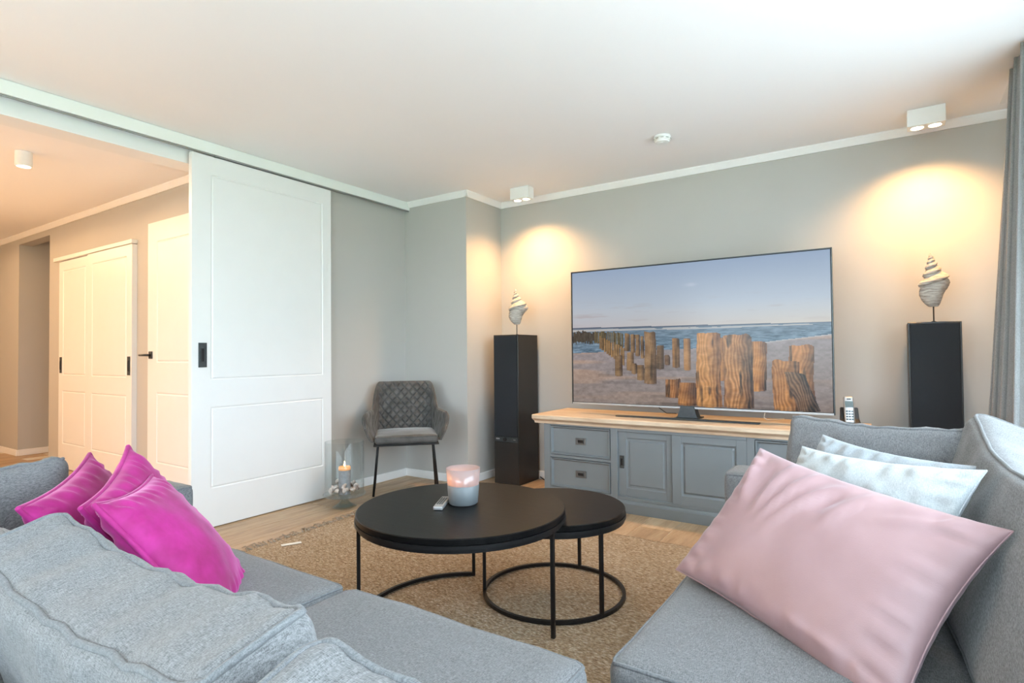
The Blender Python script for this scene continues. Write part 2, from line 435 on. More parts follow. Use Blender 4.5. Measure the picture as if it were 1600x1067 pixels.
for i in range(-39, -12):                     # hall
    x = col0 + i*PW
    off = (0.13, 0.62, 0.97, 0.38)[i % 4]
    for k in (0, 1):
        plank(x, k*PL + off + 0.25)
obj('ceiling', box(HX0-0.2, XR+0.15, YB-0.2, 4.6, H, H+0.15), 'ceiling', kind=S)
# TV wall, jog, chimney-like face, left wall
tag(obj('wall_back', box(XJ, XR+0.15, YT, YT+0.2, 0, H), 'wall', kind=S), 'greige wall behind the television')
tag(obj('wall_corner', box(XL-0.19, XJ, Y1, YT+0.2, 0, H), 'wall', kind=S), 'boxed-out greige corner between television wall and sliding door')
tag(obj('wall_left', box(XL-0.19, XL, 2.05, Y1, 0, H), 'wall', kind=S), 'greige wall behind velvet chair')
obj('wall_left', box(XL-0.19, XL, YB-0.2, -0.75, 0, H), 'wall', kind=S)
lint = obj('wall_lintel', box(XL-0.19, XL-0.02, -0.75, 2.05, 2.345, H), 'trim', kind=S)
tag(lint, 'white lintel above the opening to the hall')
def wall_with_hole(name, axis, a, b, u0, u1, h0, h1, z0, z1):
    """wall slab between a and b on axis, from u0 to u1, with a rectangular hole"""
    bm = bmesh.new()
    for (p, q, r, s) in ((u0, h0, 0, H), (h1, u1, 0, H), (h0, h1, z1, H), (h0, h1, 0, z0)):
        if q - p < 1e-4 or s - r < 1e-4: continue
        if axis == 0: box(a, b, p, q, r, s, bm=bm)
        else: box(p, q, a, b, r, s, bm=bm)
    return obj(name, bm, 'wall', kind=S)
wall_with_hole('wall_right', 0, XR, XR+0.15, YB-0.2, YT, -0.85, 3.35, 0.03, 2.35)
wall_with_hole('wall_rear', 1, YB-0.15, YB, XL-0.19, XR, -3.2, 0.6, 0.03, 2.35)
# hall
wall_with_hole('wall_hall', 1, HY1, HY1+0.12, HX0-0.2, XL-0.19, -8.22, -7.313, 0.0, 2.39)
obj('wall_hall_end', box(HX0-0.2, HX0, HYB, HY1, 0, H), 'wall', kind=S)
obj('wall_hall_rear', box(HX0, XL-0.19, HYB-0.15, HYB, 0, H), 'wall', kind=S)
bm = box(-8.34, -8.22, HY1+0.12, 4.4, 0, H); box(-7.313, -7.2, HY1+0.12, 4.4, 0, H, bm=bm); box(-8.34, -7.2, 4.4, 4.5, 0, H, bm=bm)
obj('wall_passage', bm, 'wall', kind=S)
# windows
def window(name, axis, at, u0, u1, z0, z1, nb, label):
    t = bpy.data.objects.new(name, None); COL.objects.link(t); t['kind'] = S; t['label'] = label
    f = lambda p, q, r, s, d0, d1: box(at+d0, at+d1, p, q, r, s) if axis == 0 else box(p, q, at+d0, at+d1, r, s)
    fw = 0.06
    for (p, q, r, s) in ((u0, u1, z0, z0+fw), (u0, u1, z1-fw, z1), (u0, u0+fw, z0+fw, z1-fw), (u1-fw, u1, z0+fw, z1-fw)): obj('frame', f(p, q, r, s, 0.0, 0.07), 'white_plastic', t)
    for i in range(1, nb):
        u = u0 + (u1-u0)*i/nb; obj('mullion', f(u-0.04, u+0.04, z0+fw, z1-fw, 0.0, 0.07), 'white_plastic', t)
    for i in range(nb):
        a = u0 + (u1-u0)*i/nb + 0.04; b = u0 + (u1-u0)*(i+1)/nb - 0.04
        obj('pane', f(a, b, z0+fw, z1-fw, 0.03, 0.04), 'pane', t)
window('window_1', 0, XR+0.06, -0.85, 3.35, 0.03, 2.35, 3, 'tall window beside the grey curtain')
window('window_2', 1, YB-0.13, -3.2, 0.6, 0.03, 2.35, 3, 'wide garden window behind the sofa')
lawn = obj('ground', box(-60, 60, -60, 60, -0.35, -0.25), 'lawn', kind=S); tag(lawn, 'green lawn outside the windows')
tag(obj('bounce_ground', box(-9.5, 6.5, -8.5, YB-0.2, -0.25, -0.02), 'bounce_ground', kind=S), 'unseen pale ground slab added to bounce daylight indoors')
tag(obj('bounce_ground', box(XR+0.15, 6.5, YB-0.2, 8, -0.25, -0.02), 'bounce_ground', kind=S), 'unseen pale ground slab added to bounce daylight indoors')
# baseboards, cornices
BH = 0.068
def base(name, x0, x1, y0, y1): obj(name, box(x0, x1, y0, y1, 0, BH, 0.003), 'trim', kind=S)
base('baseboard_back', XJ, XR, YT-0.015, YT); base('baseboard_jog', XJ, XJ+0.015, Y1, YT-0.015)
base('baseboard_corner', XL+0.015, XJ+0.015, Y1-0.015, Y1); base('baseboard_left', XL, XL+0.015, 2.05, Y1)
base('baseboard_hall', -7.313, -7.06, HY1-0.015, HY1); base('baseboard_hall', -9.5, -8.22, HY1-0.015, HY1); base('baseboard_hall', -5.33, -5.14, HY1-0.015, HY1)
base('baseboard_passage', -8.22, -8.205, HY1, 4.4)
def cornice(name, axis, a, b, at, sgn):
    c = 0.05; d = 0.032
    poly = [(at, H), (at + sgn*d, H), (at + sgn*d, H-0.010), (at + sgn*0.012, H-c), (at, H-c)]
    if axis == 0: bm = prism(poly, 0, a, b)
    else: bm = prism(poly, 1, a, b)
    obj(name, bm, 'trim', kind=S)
cornice('trim_back', 0, XJ, XR, YT, -1); cornice('trim_jog', 1, Y1-0.03, YT, XJ, 1); cornice('trim_corner', 0, XL, XJ+0.03, Y1, -1)
cornice('trim_hall', 0, HX0, XL-0.19, HY1, -1)

# ------------------------------------------------------------------ doors
def recess_handle(parent, m, w, h, mat='grey_metal'):
    """flush pull: plate with a raised rim round a sunken slot; local plane x,z facing -y at m"""
    hd = obj('handle', xf(box(-w/2, w/2, -0.004, 0.0, -h/2, h/2, 0.001), m), mat, parent)
    bm = bmesh.new(); a, b = w*0.24, h*0.29; k = w*0.07
    for (x0, x1, z0, z1) in ((-a, a, b-k, b), (-a, a, -b, -b+k), (-a, -a+k, -b+k, b-k), (a-k, a, -b+k, b-k)): box(x0, x1, -0.008, -0.004, z0, z1, bm=bm)
    obj('rim', xf(bm, m), mat, hd)
    obj('slot', xf(box(-a+k, a-k, -0.005, -0.0041, -b+k, b-k), m), 'black_metal', hd)
    return hd
# big sliding door (front faces +X): local x -> -Y ... local -y -> +X
DX = -3.66
def door_m(y_far): return Matrix.Translation((DX, y_far, 0.006)) @ Matrix.Rotation(PI/2, 4, 'Z')
ya, yb = 1.87, 2.945
DW = yb - ya
door1 = bpy.data.objects.new('door_1', None); COL.objects.link(door1); door1.location = (DX-0.018, (ya+yb)/2, 0)
tag(door1, 'large white two-panel sliding door hung on the ceiling rail', kind=S)
bm = routed(DW, 2.40, 0.036, [(0.13, DW-0.085, 0.955, 2.275), (0.13, DW-0.085, 0.255, 0.765)], 0.016, 0.005)
sharp(obj('leaf', xf(bm, door_m(ya)), 'lacquer', door1), 15)
recess_handle(door1, Matrix.Translation((DX+0.0005, 1.939, 1.115)) @ Matrix.Rotation(PI/2, 4, 'Z'), 0.054, 0.157)
rail = thing('sliding_door_rail', 'long white ceiling rail carrying the sliding door', 'door rail', (-3.68, 1.45, 2.41))
obj('fascia', box(-3.664, -3.655, -0.75, Y1+0.02, 2.425, H-0.002, 0.001), 'rail', rail)
obj('track', box(-3.71, -3.664, -0.75, Y1-0.002, 2.455, H-0.002), 'railgrey', rail)
obj('lip', box(-3.672, -3.662, -0.75, Y1+0.012, 2.415, 2.424), 'railgrey', rail)
obj('trim_1', box(XL-0.195, XL-0.02, 2.03, 2.05, 0, 2.345), 'trim', kind=S)
# hall doors (front faces -Y)
def hall_door(name, x0, x1, z1, rects, label, yoff, T=0.035):
    d = bpy.data.objects.new(name, None); COL.objects.link(d); d.location = ((x0+x1)/2, HY1 - yoff, 0); tag(d, label, kind=S)
    bm = routed(x1-x0, z1-0.008, T, rects, 0.02, 0.006)
    sharp(obj('leaf', xf(bm, Matrix.Translation((x0, HY1 - yoff, 0.008))), 'lacquer', d), 15)
    return d
w2 = 0.80
rr = lambda W: [(0.11, W-0.11, 0.93, 1.96), (0.11, W-0.11, 0.25, 0.76)]
d2 = hall_door('door_2', -7.00, -6.262, 2.07, rr(0.738), 'left white sliding cupboard door in the hall', 0.018, T=0.018)
recess_handle(d2, Matrix.Translation((-6.945, HY1-0.0185, 1.03)), 0.05, 0.16)
d3 = hall_door('door_3', -6.26, -5.36, 2.07, rr(0.90), 'right white sliding cupboard door in the hall', 0.04, T=0.0395)
recess_handle(d3, Matrix.Translation((-5.41, HY1-0.0405, 1.03)), 0.05, 0.16)
pel = obj('trim_2', box(-7.06, -5.355, HY1-0.05, HY1, 2.075, 2.11, 0.002), 'lacquer', kind=S)
d4 = hall_door('door_4', -5.10, -4.25, 2.205, [(0.16, 0.70, 1.06, 2.03), (0.16, 0.70, 0.25, 0.80)], 'white panelled hall door with dark lever handle', 0.03)
hd = obj('handle', box(-5.075, -5.015, HY1-0.036, HY1-0.03, 1.09, 1.15, 0.001), 'grey_metal', d4)
obj('lever', tube([(-5.045, HY1-0.03, 1.12), (-5.045, HY1-0.075, 1.12), (-5.06, HY1-0.08, 1.12), (-5.13, HY1-0.08, 1.12)], 0.009, 8), 'grey_metal', hd, smooth=True)

# ------------------------------------------------------------------ television cabinet
CF = 3.735           # front plane of the carcass
cab = thing('tv_cabinet', 'grey-blue television cabinet with bleached oak top', 'cabinet', (-1.165, 3.98, 0))
cx0, cx1 = -2.192, -0.14
obj('body', box(cx0, cx1, CF+0.018, 4.22, 0.06, 0.578), 'cabinet', cab)
pl = prism([(3.712, 0.0), (4.22, 0.0), (4.22, 0.085), (3.73, 0.085), (3.722, 0.072), (3.712, 0.066)], 0, cx0-0.012, cx1+0.012)
obj('plinth', pl, 'cabinet', cab)
tp = prism([(3.69, 0.608), (3.676, 0.617), (3.676, 0.640), (3.684, 0.645), (4.245, 0.645), (4.245, 0.578), (3.722, 0.578), (3.715, 0.596)], 0, cx0-0.075, cx1+0.035, 0.0015)
obj('top', tp, 'oak_top', cab)
def stile(x0, x1, z0=0.085, z1=0.578): obj('stile', box(x0, x1, CF-0.006, CF+0.03, z0, z1, 0.0025), 'cabinet', cab)
stile(cx0, -2.137); stile(-1.652, -1.600); stile(-0.748, -0.700); stile(-0.205, cx1)
for x0, x1 in ((-2.137, -1.652), (-0.700, -0.205)):
    for z0, z1 in ((0.085, 0.112), (0.330, 0.352), (0.566, 0.578)): obj('rail', box(x0, x1, CF-0.004, CF+0.03, z0, z1, 0.002), 'cabinet', cab)
    for z0, z1 in ((0.112, 0.330), (0.352, 0.566)):
        W, Hh = x1-x0, z1-z0
        dr = obj('drawer', box(x0+0.004, x1-0.004, CF+0.010, CF+0.03, z0+0.004, z1-0.004), 'cabinet', cab)
        fr = bmesh.new(); b = 0.017      # moulding frame, mitred
        for (p, q) in (((x0+0.004, z0+0.004), (x1-0.004, z0+0.004)), ((x1-0.004, z0+0.004), (x1-0.004, z1-0.004)), ((x1-0.004, z1-0.004), (x0+0.004, z1-0.004)), ((x0+0.004, z1-0.004), (x0+0.004, z0+0.004))):
            d = Vector((q[0]-p[0], 0, q[1]-p[1])).normalized(); nrm = Vector((-d.z, 0, d.x))
            A = Vector((p[0], 0, p[1])); B = Vector((q[0], 0, q[1]))
            def ring(P, s): return [P + Vector((0, CF+0.011, 0)), P + Vector((0, CF-0.009, 0)), P + (nrm + s*d)*0.006 + Vector((0, CF-0.009, 0)), P + (nrm + s*d)*b + Vector((0, CF+0.011, 0))]
            ra = [fr.verts.new(v) for v in ring(A, 1)]; rb = [fr.verts.new(v) for v in ring(B, -1)]
            for i in range(3): fr.faces.new((ra[i], ra[i+1], rb[i+1], rb[i]))
        obj('moulding', fr, 'cabinet', dr)
        cxm, czm = (x0+x1)/2 + 0.005, (z0+z1)/2 + 0.002
        hb = obj('handle', box(cxm-0.041, cxm+0.041, CF+0.004, CF+0.0105, czm-0.025, czm+0.025, 0.0015), 'pewter', dr)
        obj('cup', box(cxm-0.024, cxm+0.024, CF+0.003, CF+0.0045, czm-0.013, czm+0.013), 'black_metal', hb)
        ringp = [(cxm-0.022, CF+0.0, czm+0.012), (cxm+0.022, CF+0.0, czm+0.012), (cxm+0.022, CF+0.0, czm-0.012), (cxm-0.022, CF+0.0, czm-0.012)]
        obj('bail', tube(ringp, 0.003, 6, closed=True), 'pewter', hb)
obj('rail', box(-1.600, -0.748, CF-0.004, CF+0.03, 0.556, 0.578, 0.002), 'cabinet', cab)
obj('rail', box(-1.600, -0.748, CF-0.004, CF+0.03, 0.085, 0.108, 0.002), 'cabinet', cab)
def panel_door(x0, x1, z0, z1, y, lab):
    W, Hh = x1-x0, z1-z0
    d = obj('door', xf(routed(W, Hh, 0.012, [(0.072, W-0.072, 0.07, Hh-0.055)], 0.028, 0.010), Matrix.Translation((x0, y, z0))), 'cabinet', cab)
    sharp(d, 12)
    obj('stile', box(x0, x0+0.060, y-0.003, y+0.001, z0, z1, 0.001), 'cabinet', d); obj('stile', box(x1-0.060, x1, y-0.003, y+0.001, z0, z1, 0.001), 'cabinet', d)
    return d
dl = panel_door(-1.600, -1.195, 0.108, 0.556, CF+0.012, 'l')
panel_door(-1.213, -0.748, 0.108, 0.556, CF-0.004, 'r')
recess_handle(dl, Matrix.Translation((-1.571, CF+0.0085, 0.345)), 0.032, 0.088)

# ------------------------------------------------------------------ television
tv = thing('television', 'large flat television showing weathered posts on a beach', 'television', (-1.17, 3.96, 0.645))
TX0, TX1, TZ0, TZ1, TY = -2.055, -0.289, 0.727, 1.728, 3.95
obj('housing', box(TX0, TX1, TY, TY+0.035, TZ0, TZ1, 0.003), 'black_plastic', tv)
for nm, b in (('bezel', (TX0-0.004, TX1+0.004, TZ1, TZ1+0.006)), ('bezel', (TX0-0.006, TX0, TZ0-0.012, TZ1+0.006)), ('bezel', (TX1, TX1+0.006, TZ0-0.012, TZ1+0.006))):
    obj(nm, box(b[0], b[1], TY-0.006, TY+0.03, b[2], b[3]), 'grey_metal', tv)
tag(obj('bezel', box(TX0, TX1, TY-0.006, TY+0.03, TZ0-0.012, TZ0), 'silver', tv), 'silver lower bezel')
def tv_picture(W=440, Hh=248):
    """a beach: evening sky, sea, sand, rows of weathered wooden posts"""
    u = (np.arange(W)+0.5)/W; v = (np.arange(Hh)+0.5)/Hh
    U, V = np.meshgrid(u, v)                      # v runs downwards
    rng = np.random.RandomState(3)
    def vn(sx, sy, seed):                         # smooth value noise
        r = np.random.RandomState(seed); g = r.rand(int(sy)+3, int(sx)+3)
        x, y = U*sx, V*sy; i, j = x.astype(int), y.astype(int); fx, fy = x-i, y-j
        fx = fx*fx*(3-2*fx); fy = fy*fy*(3-2*fy)
        return (g[j, i]*(1-fx)+g[j, i+1]*fx)*(1-fy) + (g[j+1, i]*(1-fx)+g[j+1, i+1]*fx)*fy
    def fb(sx, sy, seed): return 0.5*vn(sx, sy, seed)+0.3*vn(sx*2.1, sy*2.1, seed+1)+0.2*vn(sx*4.3, sy*4.3, seed+2)
    def lerp(a, b, t): return np.array(a)[None, None]*(1-t[..., None]) + np.array(b)[None, None]*t[..., None]
    hz = 0.427 + 0.018*U
    t = np.clip(V/hz, 0, 1)
    img = lerp((158, 178, 206), (192, 202, 214), np.clip(t*1.35, 0, 1))
    low = np.clip((t-0.62)/0.38, 0, 1)**1.3
    img = img*(1-0.75*low[..., None]) + 0.75*low[..., None]*lerp((196, 190, 196), (222, 208, 188), U)
    cl = np.clip((fb(7, 26, 11)-0.58)*6, 0, 1)*np.clip((t-0.5)*3, 0, 1)*np.clip((1-t)*7, 0, 1)
    img = img*(1-0.35*cl[..., None]) + 0.35*cl[..., None]*np.array((172, 150, 150))
    cloud = np.exp(-(((U-0.52)/0.022)**2+((V-0.155)/0.012)**2)); img = img*(1-0.5*cloud[..., None]) + 0.5*cloud[..., None]*np.array((215, 222, 235))
    shore = np.clip(0.625 - 0.09*np.clip((U-0.45)/0.55, 0, 1)**0.8 - 0.02*U + 0.008*np.sin(U*40), 0, 1)
    shore = 0.625 - 0.05*U - 0.055*np.clip((U-0.62)/0.38, 0, 1)
    sea = (V > hz) & (V < shore)
    wv = fb(34, 150, 21); d = np.clip((V-hz)/(shore-hz), 0, 1)
    sc = lerp((112, 132, 150), (96, 124, 146), d) + ((wv-0.5)*95*(0.5+d))[..., None]
    sc = np.where(((d > 0.08) & (d < 0.16) & (fb(10, 40, 5) > 0.42))[..., None], np.array((185, 185, 186)), sc)
    sc = np.where((d < 0.06)[..., None], np.array((92, 104, 124)), sc)
    img = np.where(sea[..., None], sc, img)
    sand = V >= shore
    sn = fb(60, 60, 31); st = np.sin((V*1.0+0.02*fb(5, 9, 8))*150+U*2)*0.5+0.5
    ds = np.clip((V-shore)/(1-shore), 0, 1)
    sd = lerp((156, 146, 148), (144, 130, 124), ds) + ((sn-0.5)*38)[..., None]
    stripe = np.clip((vn(3, 26, 41)-0.55)*4, 0, 1)*np.clip(1.2-ds, 0, 1)
    sd = sd + stripe[..., None]*np.array((26, 10, -6))
    foam = np.clip(1-np.abs(V-shore)/0.010, 0, 1)*np.clip((U-0.45)*3, 0, 1)
    sd = sd*(1-foam[..., None]) + foam[..., None]*np.array((198, 196, 198))
    img = np.where(sand[..., None], sd, img)
    def post(x0, x1, y0, y1, c0=(206, 142, 78), c1=(108, 70, 42), rag=0.02, seed=0, lean=0.0, grain=1.0, shadow=True):
        uu0, uu1 = [(3.95*math.tan(math.atan((80 + x/3.441)/890) - 0.5857) + 2.055)/1.766 for x in (x0, x1)]
        def vv(x, y):
            q = (x-50)/1390; top = 195-132*q; return (y-top)/(693+192*q)
        xm = (x0+x1)/2; v0, v1 = vv(xm, y0), vv(xm, y1)
        if shadow:
            hgt = v1-v0; m = (V > v1-0.012) & (V < v1+0.008) & (U < uu1) & (U > uu0-hgt*0.5)
            img[m] = img[m]*0.90
        q = (V-v0)/(v1-v0)
        wob = 0.10*(vn(2, 5, 100+seed)-0.5)*(uu1-uu0) + 0.07*(uu1-uu0)*(0.5-q)*(U-(uu0+uu1)/2)/(uu1-uu0)
        s = (U - uu0 - lean*(1-q) + wob)/(uu1-uu0)
        topv = v0 + rag*(1-v0)*1.6*(vn(40, 2, 200+seed)-0.3) + 0.10*(v1-v0)*np.clip(np.abs(s-0.45)*2-0.6, 0, 1)**2
        m = (s > 0) & (s < 1) & (V > topv) & (V < v1 + 0.006*np.sin(s*PI))
        sh = np.clip(0.10+1.75*np.clip(s-0.48, 0, 1)+0.5*np.clip(0.12-s, 0, 1)*4+0.9*(fb(16, 10, 500+seed)-0.5), 0, 1.15)
        g = np.sin((s*4.5+2.2*fb(14, 5, 300+seed)+0.5*vn(30, 9, 400+seed))*2*PI*1.5)
        crk = np.clip((vn(70, 9, 600+seed)-0.72)*5, 0, 1)*np.clip(grain, 0, 1)
        col = lerp(c0, c1, sh)*(1-0.5*crk[..., None]) + (g*(6+22*fb(7, 5, 700+seed))*grain)[..., None]*np.array((1, 0.8, 0.6)) + ((fb(50, 50, 7+seed)-0.5)*40)[..., None]
        img[m] = np.clip(col, 12, 245)[m]
    for k in range(22):
        x = 52+k*6.2; post(x, x+6.5, 505+rng.rand()*16, 556+rng.rand()*22, (72, 66, 56), (40, 36, 34), 0.01, k, grain=0.4, shadow=False)
    for k in range(14):
        x = 168+k*11; post(x, x+10, 505+rng.rand()*10+k*0.5, 570+k*2, (112, 98, 64), (62, 54, 40), 0.01, 30+k, grain=0.4, shadow=False)
    for k in range(11):
        x = 192+k*12.5; post(x, x+12, 530+k*6+rng.rand()*10, 600+k*9, (168, 130, 84), (88, 66, 46), 0.012, 50+k, grain=0.5, shadow=False)
    for a in ((330, 360, 522, 612), (362, 386, 525, 622), (387, 411, 527, 640), (415, 433, 530, 652), (276, 316, 636, 748), (340, 378, 622, 718), (365, 394, 680, 736), (394, 433, 692, 770)):
        post(*a, c0=(160, 124, 84), c1=(74, 56, 44), rag=0.015, seed=int(a[0]), grain=0.6)
    post(435, 498, 508, 790, (158, 122, 84), (82, 62, 48), 0.015, 3, grain=0.7)
    post(500, 540, 578, 710, (122, 96, 72), (66, 52, 44), 0.03, 4, grain=0.5); post(545, 573, 640, 688, (140, 104, 74), (74, 56, 46), 0.03, 5, grain=0.5)
    post(585, 624, 540, 702, (176, 128, 78), (92, 66, 46), 0.02, 6, grain=0.7); post(648, 685, 543, 716, (186, 136, 84), (100, 70, 46), 0.012, 7, grain=0.7)
    post(548, 632, 766, 864, (176, 118, 68), (78, 54, 40), 0.06, 8, lean=-0.004); post(617, 714, 784, 906, (190, 128, 70), (84, 58, 42), 0.05, 9)
    post(833, 870, 542, 772, (190, 130, 72), (96, 64, 42), 0.012, 10)
    post(716, 848, 515, 914, (208, 148, 84), (128, 84, 50), 0.008, 11, grain=1.2)
    post(992, 1086, 563, 828, (206, 140, 72), (104, 66, 40), 0.03, 12, lean=0.012); post(862, 1020, 527, 920, (190, 134, 80), (92, 64, 46), 0.03, 13, grain=1.4)
    post(1212, 1352, 578, 905, (204, 140, 78), (110, 72, 46), 0.02, 14, lean=0.0)
    post(1138, 1292, 664, 934, (202, 138, 74), (120, 78, 46), 0.05, 15, lean=-0.012, grain=1.5); post(1262, 1376, 725, 938, (120, 88, 62), (52, 42, 40), 0.08, 16, lean=-0.045, grain=1.6)
    refl = 0.30*np.exp(-(((U-0.2)/0.09)**2+((V-0.26)/0.13)**2)) * 0
    return np.clip(img, 0, 255)
pic = tv_picture(); Hh, Wd = pic.shape[:2]
sb = pic/255.0; linpic = np.where(sb <= 0.04045, sb/12.92, ((sb+0.055)/1.055)**2.4)
xs = np.linspace(TX0+0.004, TX1-0.004, Wd+1); zs = np.linspace(TZ1-0.004, TZ0+0.003, Hh+1)
gx, gz = np.meshgrid(xs, zs); vt = np.stack([gx, np.full_like(gx, TY-0.002), gz], -1).reshape(-1, 3)
ii = (np.arange(Hh)[:, None]*(Wd+1) + np.arange(Wd)[None]).reshape(-1)
fc = np.stack([ii, ii+Wd+1, ii+Wd+2, ii+1], -1)
me = bpy.data.meshes.new('screen'); me.from_pydata(vt.tolist(), [], fc.tolist())
ca = me.color_attributes.new('picture', 'FLOAT_COLOR', 'CORNER')
cols = np.ones((Hh*Wd, 4, 4)); cols[:, :, :3] = linpic.reshape(-1, 1, 3); ca.data.foreach_set('color', cols.reshape(-1))
t = NT('lit_screen'); at = t.n('ShaderNodeVertexColor', layer_name='picture')
t.set(Base_Color=(0.01, 0.01, 0.01, 1), Roughness=0.22); t.b.inputs['Specular IOR Level'].default_value = 0.3
t.l(at.outputs['Color'], t.b.inputs['Emission Color']); t.b.inputs['Emission Strength'].default_value = 0.74
obj('screen', me, t.m, tv)
neck = prism([(-1.215, 0.735), (-1.125, 0.735), (-1.105, 0.66), (-1.09, 0.655), (-1.25, 0.655), (-1.235, 0.66)], 1, 3.93, 4.01, 0.002)
obj('stand_neck', neck, 'grey_metal', tv)
obj('stand_foot', box(-1.66, -0.69, 3.84, 3.875, 0.6465, 0.656, 0.003), 'grey_metal', tv)
obj('stand_foot', box(-1.25, -1.09, 3.87, 4.06, 0.6465, 0.655, 0.002), 'grey_metal', tv)
tag(obj('cable', tube([(-1.42, 4.05, 0.75), (-1.41, 4.06, 0.70), (-1.37, 4.10, 0.66), (-1.33, 4.2, 0.650)], 0.003, 6), 'cable_black', smooth=True), 'thin black cable hanging behind the television', 'cable')
tag(obj('cable', tube([(-0.67, 4.0, 0.74), (-0.69, 4.02, 0.70), (-0.70, 4.05, 0.67), (-0.69, 4.1, 0.650), (-0.6, 4.2, 0.650)], 0.003, 6), 'cable_white', smooth=True), 'thin pale cable behind the television near the telephone', 'cable')

# ------------------------------------------------------------------ telephone
ph = thing('telephone', 'silver cordless telephone in a black charging cradle', 'telephone', (-0.205, 3.93, 0.646), math.radians(12)); ph.scale = (1.12, 1.12, 1.12)
cr = prism([(-0.06, 0.0), (0.05, 0.0), (0.05, 0.012), (0.036, 0.105), (0.026, 0.108), (0.0, 0.05), (-0.03, 0.035), (-0.055, 0.03)], 0, -0.042, 0.042, 0.003)
obj('cradle', cr, 'black_plastic', ph, local=True)
hm = Matrix.Translation((-0.006, -0.030, 0.026)) @ Matrix.Rotation(math.radians(-14), 4, 'X')
hs = obj('handset', xf(box(-0.024, 0.024, -0.012, 0.012, 0, 0.145, 0.010, 3), hm), 'silver', ph, smooth=True, local=True)
def hpart(nm, b, mat): return obj(nm, xf(box(*b), hm), mat, hs, local=True)
hpart('display', (-0.019, 0.019, -0.0135, -0.011, 0.085, 0.118), 'dark_glass')
hpart('earpiece', (-0.010, 0.010, -0.0132, -0.011, 0.126, 0.132), 'black_plastic')
for i in range(3):
    for k in range(4): hpart('key', (-0.0175+i*0.0125, -0.0075+i*0.0125, -0.0140, -0.011, 0.018+k*0.014, 0.026+k*0.014), 'grey_metal')
hpart('key', (-0.008, 0.008, -0.0142, -0.011, 0.072, 0.080), 'white_plastic')
tag(obj('cable', tube([(-0.17, 4.01, 0.652), (-0.13, 4.0, 0.650), (-0.10, 3.98, 0.650), (-0.098, 4.0, 0.60), (-0.096, 4.05, 0.3), (-0.095, 4.08, 0.004)], 0.003, 6), 'cable_black', smooth=True), 'black telephone lead running over the cabinet edge', 'cable')

# ------------------------------------------------------------------ speakers
def speaker(x0, x1, label, logo):
    s = thing('tower_speaker', label, 'speaker', ((x0+x1)/2, 4.16, 0), group='tower speakers')
    y0, y1 = 4.0, 4.32
    obj('body', box(x0, x1, y0, y1, 0.0, 1.265, 0.002), 'speaker_side', s)
    obj('grille', box(x0+0.008, x1-0.008, y0-0.010, y0, 0.405, 1.258, 0.003), 'speaker_cloth', s)
    obj('lower_panel', box(x0+0.004, x1-0.004, y0-0.004, y0, 0.01, 0.355, 0.002), 'speaker_side', s)
    p = obj('control_strip', box(x0+0.004, x1-0.004, y0-0.008, y0, 0.358, 0.402, 0.002), 'grey_metal', s)
    xc = (x0+x1)/2
    kn = lathe([(0.0, 0.006), (0.016, 0.006), (0.018, 0.0)], n=20); xf(kn, Matrix.Translation((xc-0.01, y0-0.008, 0.38)) @ Matrix.Rotation(PI/2, 4, 'X'))
    obj('knob', kn, 'black_metal', p)
    for k, (a, b) in enumerate(((-0.098, -0.088), (-0.085, -0.077), (-0.074, -0.064))): obj('badge', box(xc+a, xc+b, y0-0.0095, y0-0.008, 0.377, 0.388), 'silver', p)
    obj('mark', box(xc+0.078, xc+0.098, y0-0.0095, y0-0.008, 0.379, 0.383), 'silver', p)
    return s
speaker(-2.844, -2.596, 'tall black tower speaker in the corner left of the cabinet', True)
speaker(0.088, 0.334, 'tall black tower speaker beside the grey curtain', True)

# ------------------------------------------------------------------ conch sculptures
def conch_mesh():
    """turreted conch about 0.30 m tall, aperture tip at z=0, apex up, spiral whorls"""
    zs_ = [0, 0.012, 0.037, 0.07, 0.09, 0.128, 0.154, 0.183, 0.22, 0.238, 0.256, 0.29, 0.306]
    rs_ = [0.022, 0.034, 0.048, 0.059, 0.065, 0.074, 0.071, 0.051, 0.034, 0.028, 0.021, 0.010, 0.003]
    os_ = [0, -0.003, -0.010, -0.011, -0.002, 0.006, 0.010, 0.004, -0.003, -0.005, -0.007, -0.010, -0.010]
    bm = bmesh.new(); n, m = 110, 56; rings = []
    for i in range(n+1):
        z = 0.306*i/n; R = float(np.interp(z, zs_, rs_)); off = float(np.interp(z, zs_, os_))
        wh = -math.log(max(0.02, (0.33-z)/0.33))*3.1          # whorl count grows towards the apex
        ring = []
        for k in range(m):
            a = 2*PI*k/m; f = (wh - a/(2*PI)) % 1.0
            fade = min(1, max(0, (z-0.07)/0.08))
            bulge = (0.30*math.sin(PI*f**0.6) - 0.20)*fade + 0.025*math.sin(z*420 + a*2)*0.6
            lip = 0.020*math.exp(-((math.atan2(math.sin(a-0.3), math.cos(a-0.3)))/0.5)**2)*math.exp(-((z-0.14)/0.035)**2)
            r = R*(1+bulge) + lip
            ring.append(bm.verts.new((off + r*math.cos(a), r*0.9*math.sin(a), z + 0.014*fade*math.cos(a)*min(1, R/0.06))))
        rings.append(ring)
    for a, b in zip(rings[:-1], rings[1:]):
        for k in range(m): bm.faces.new((a[k], a[(k+1) % m], b[(k+1) % m], b[k]))
    bm.faces.new(rings[0]); bm.faces.new(rings[-1])
    me = bpy.data.meshes.new('conch'); bmesh.ops.recalc_face_normals(bm, faces=bm.faces); bm.to_mesh(me); bm.free()
    me.polygons.foreach_set('use_smooth', [True]*len(me.polygons)); me.materials.append(M['conch'])
    return me
cm = conch_mesh()
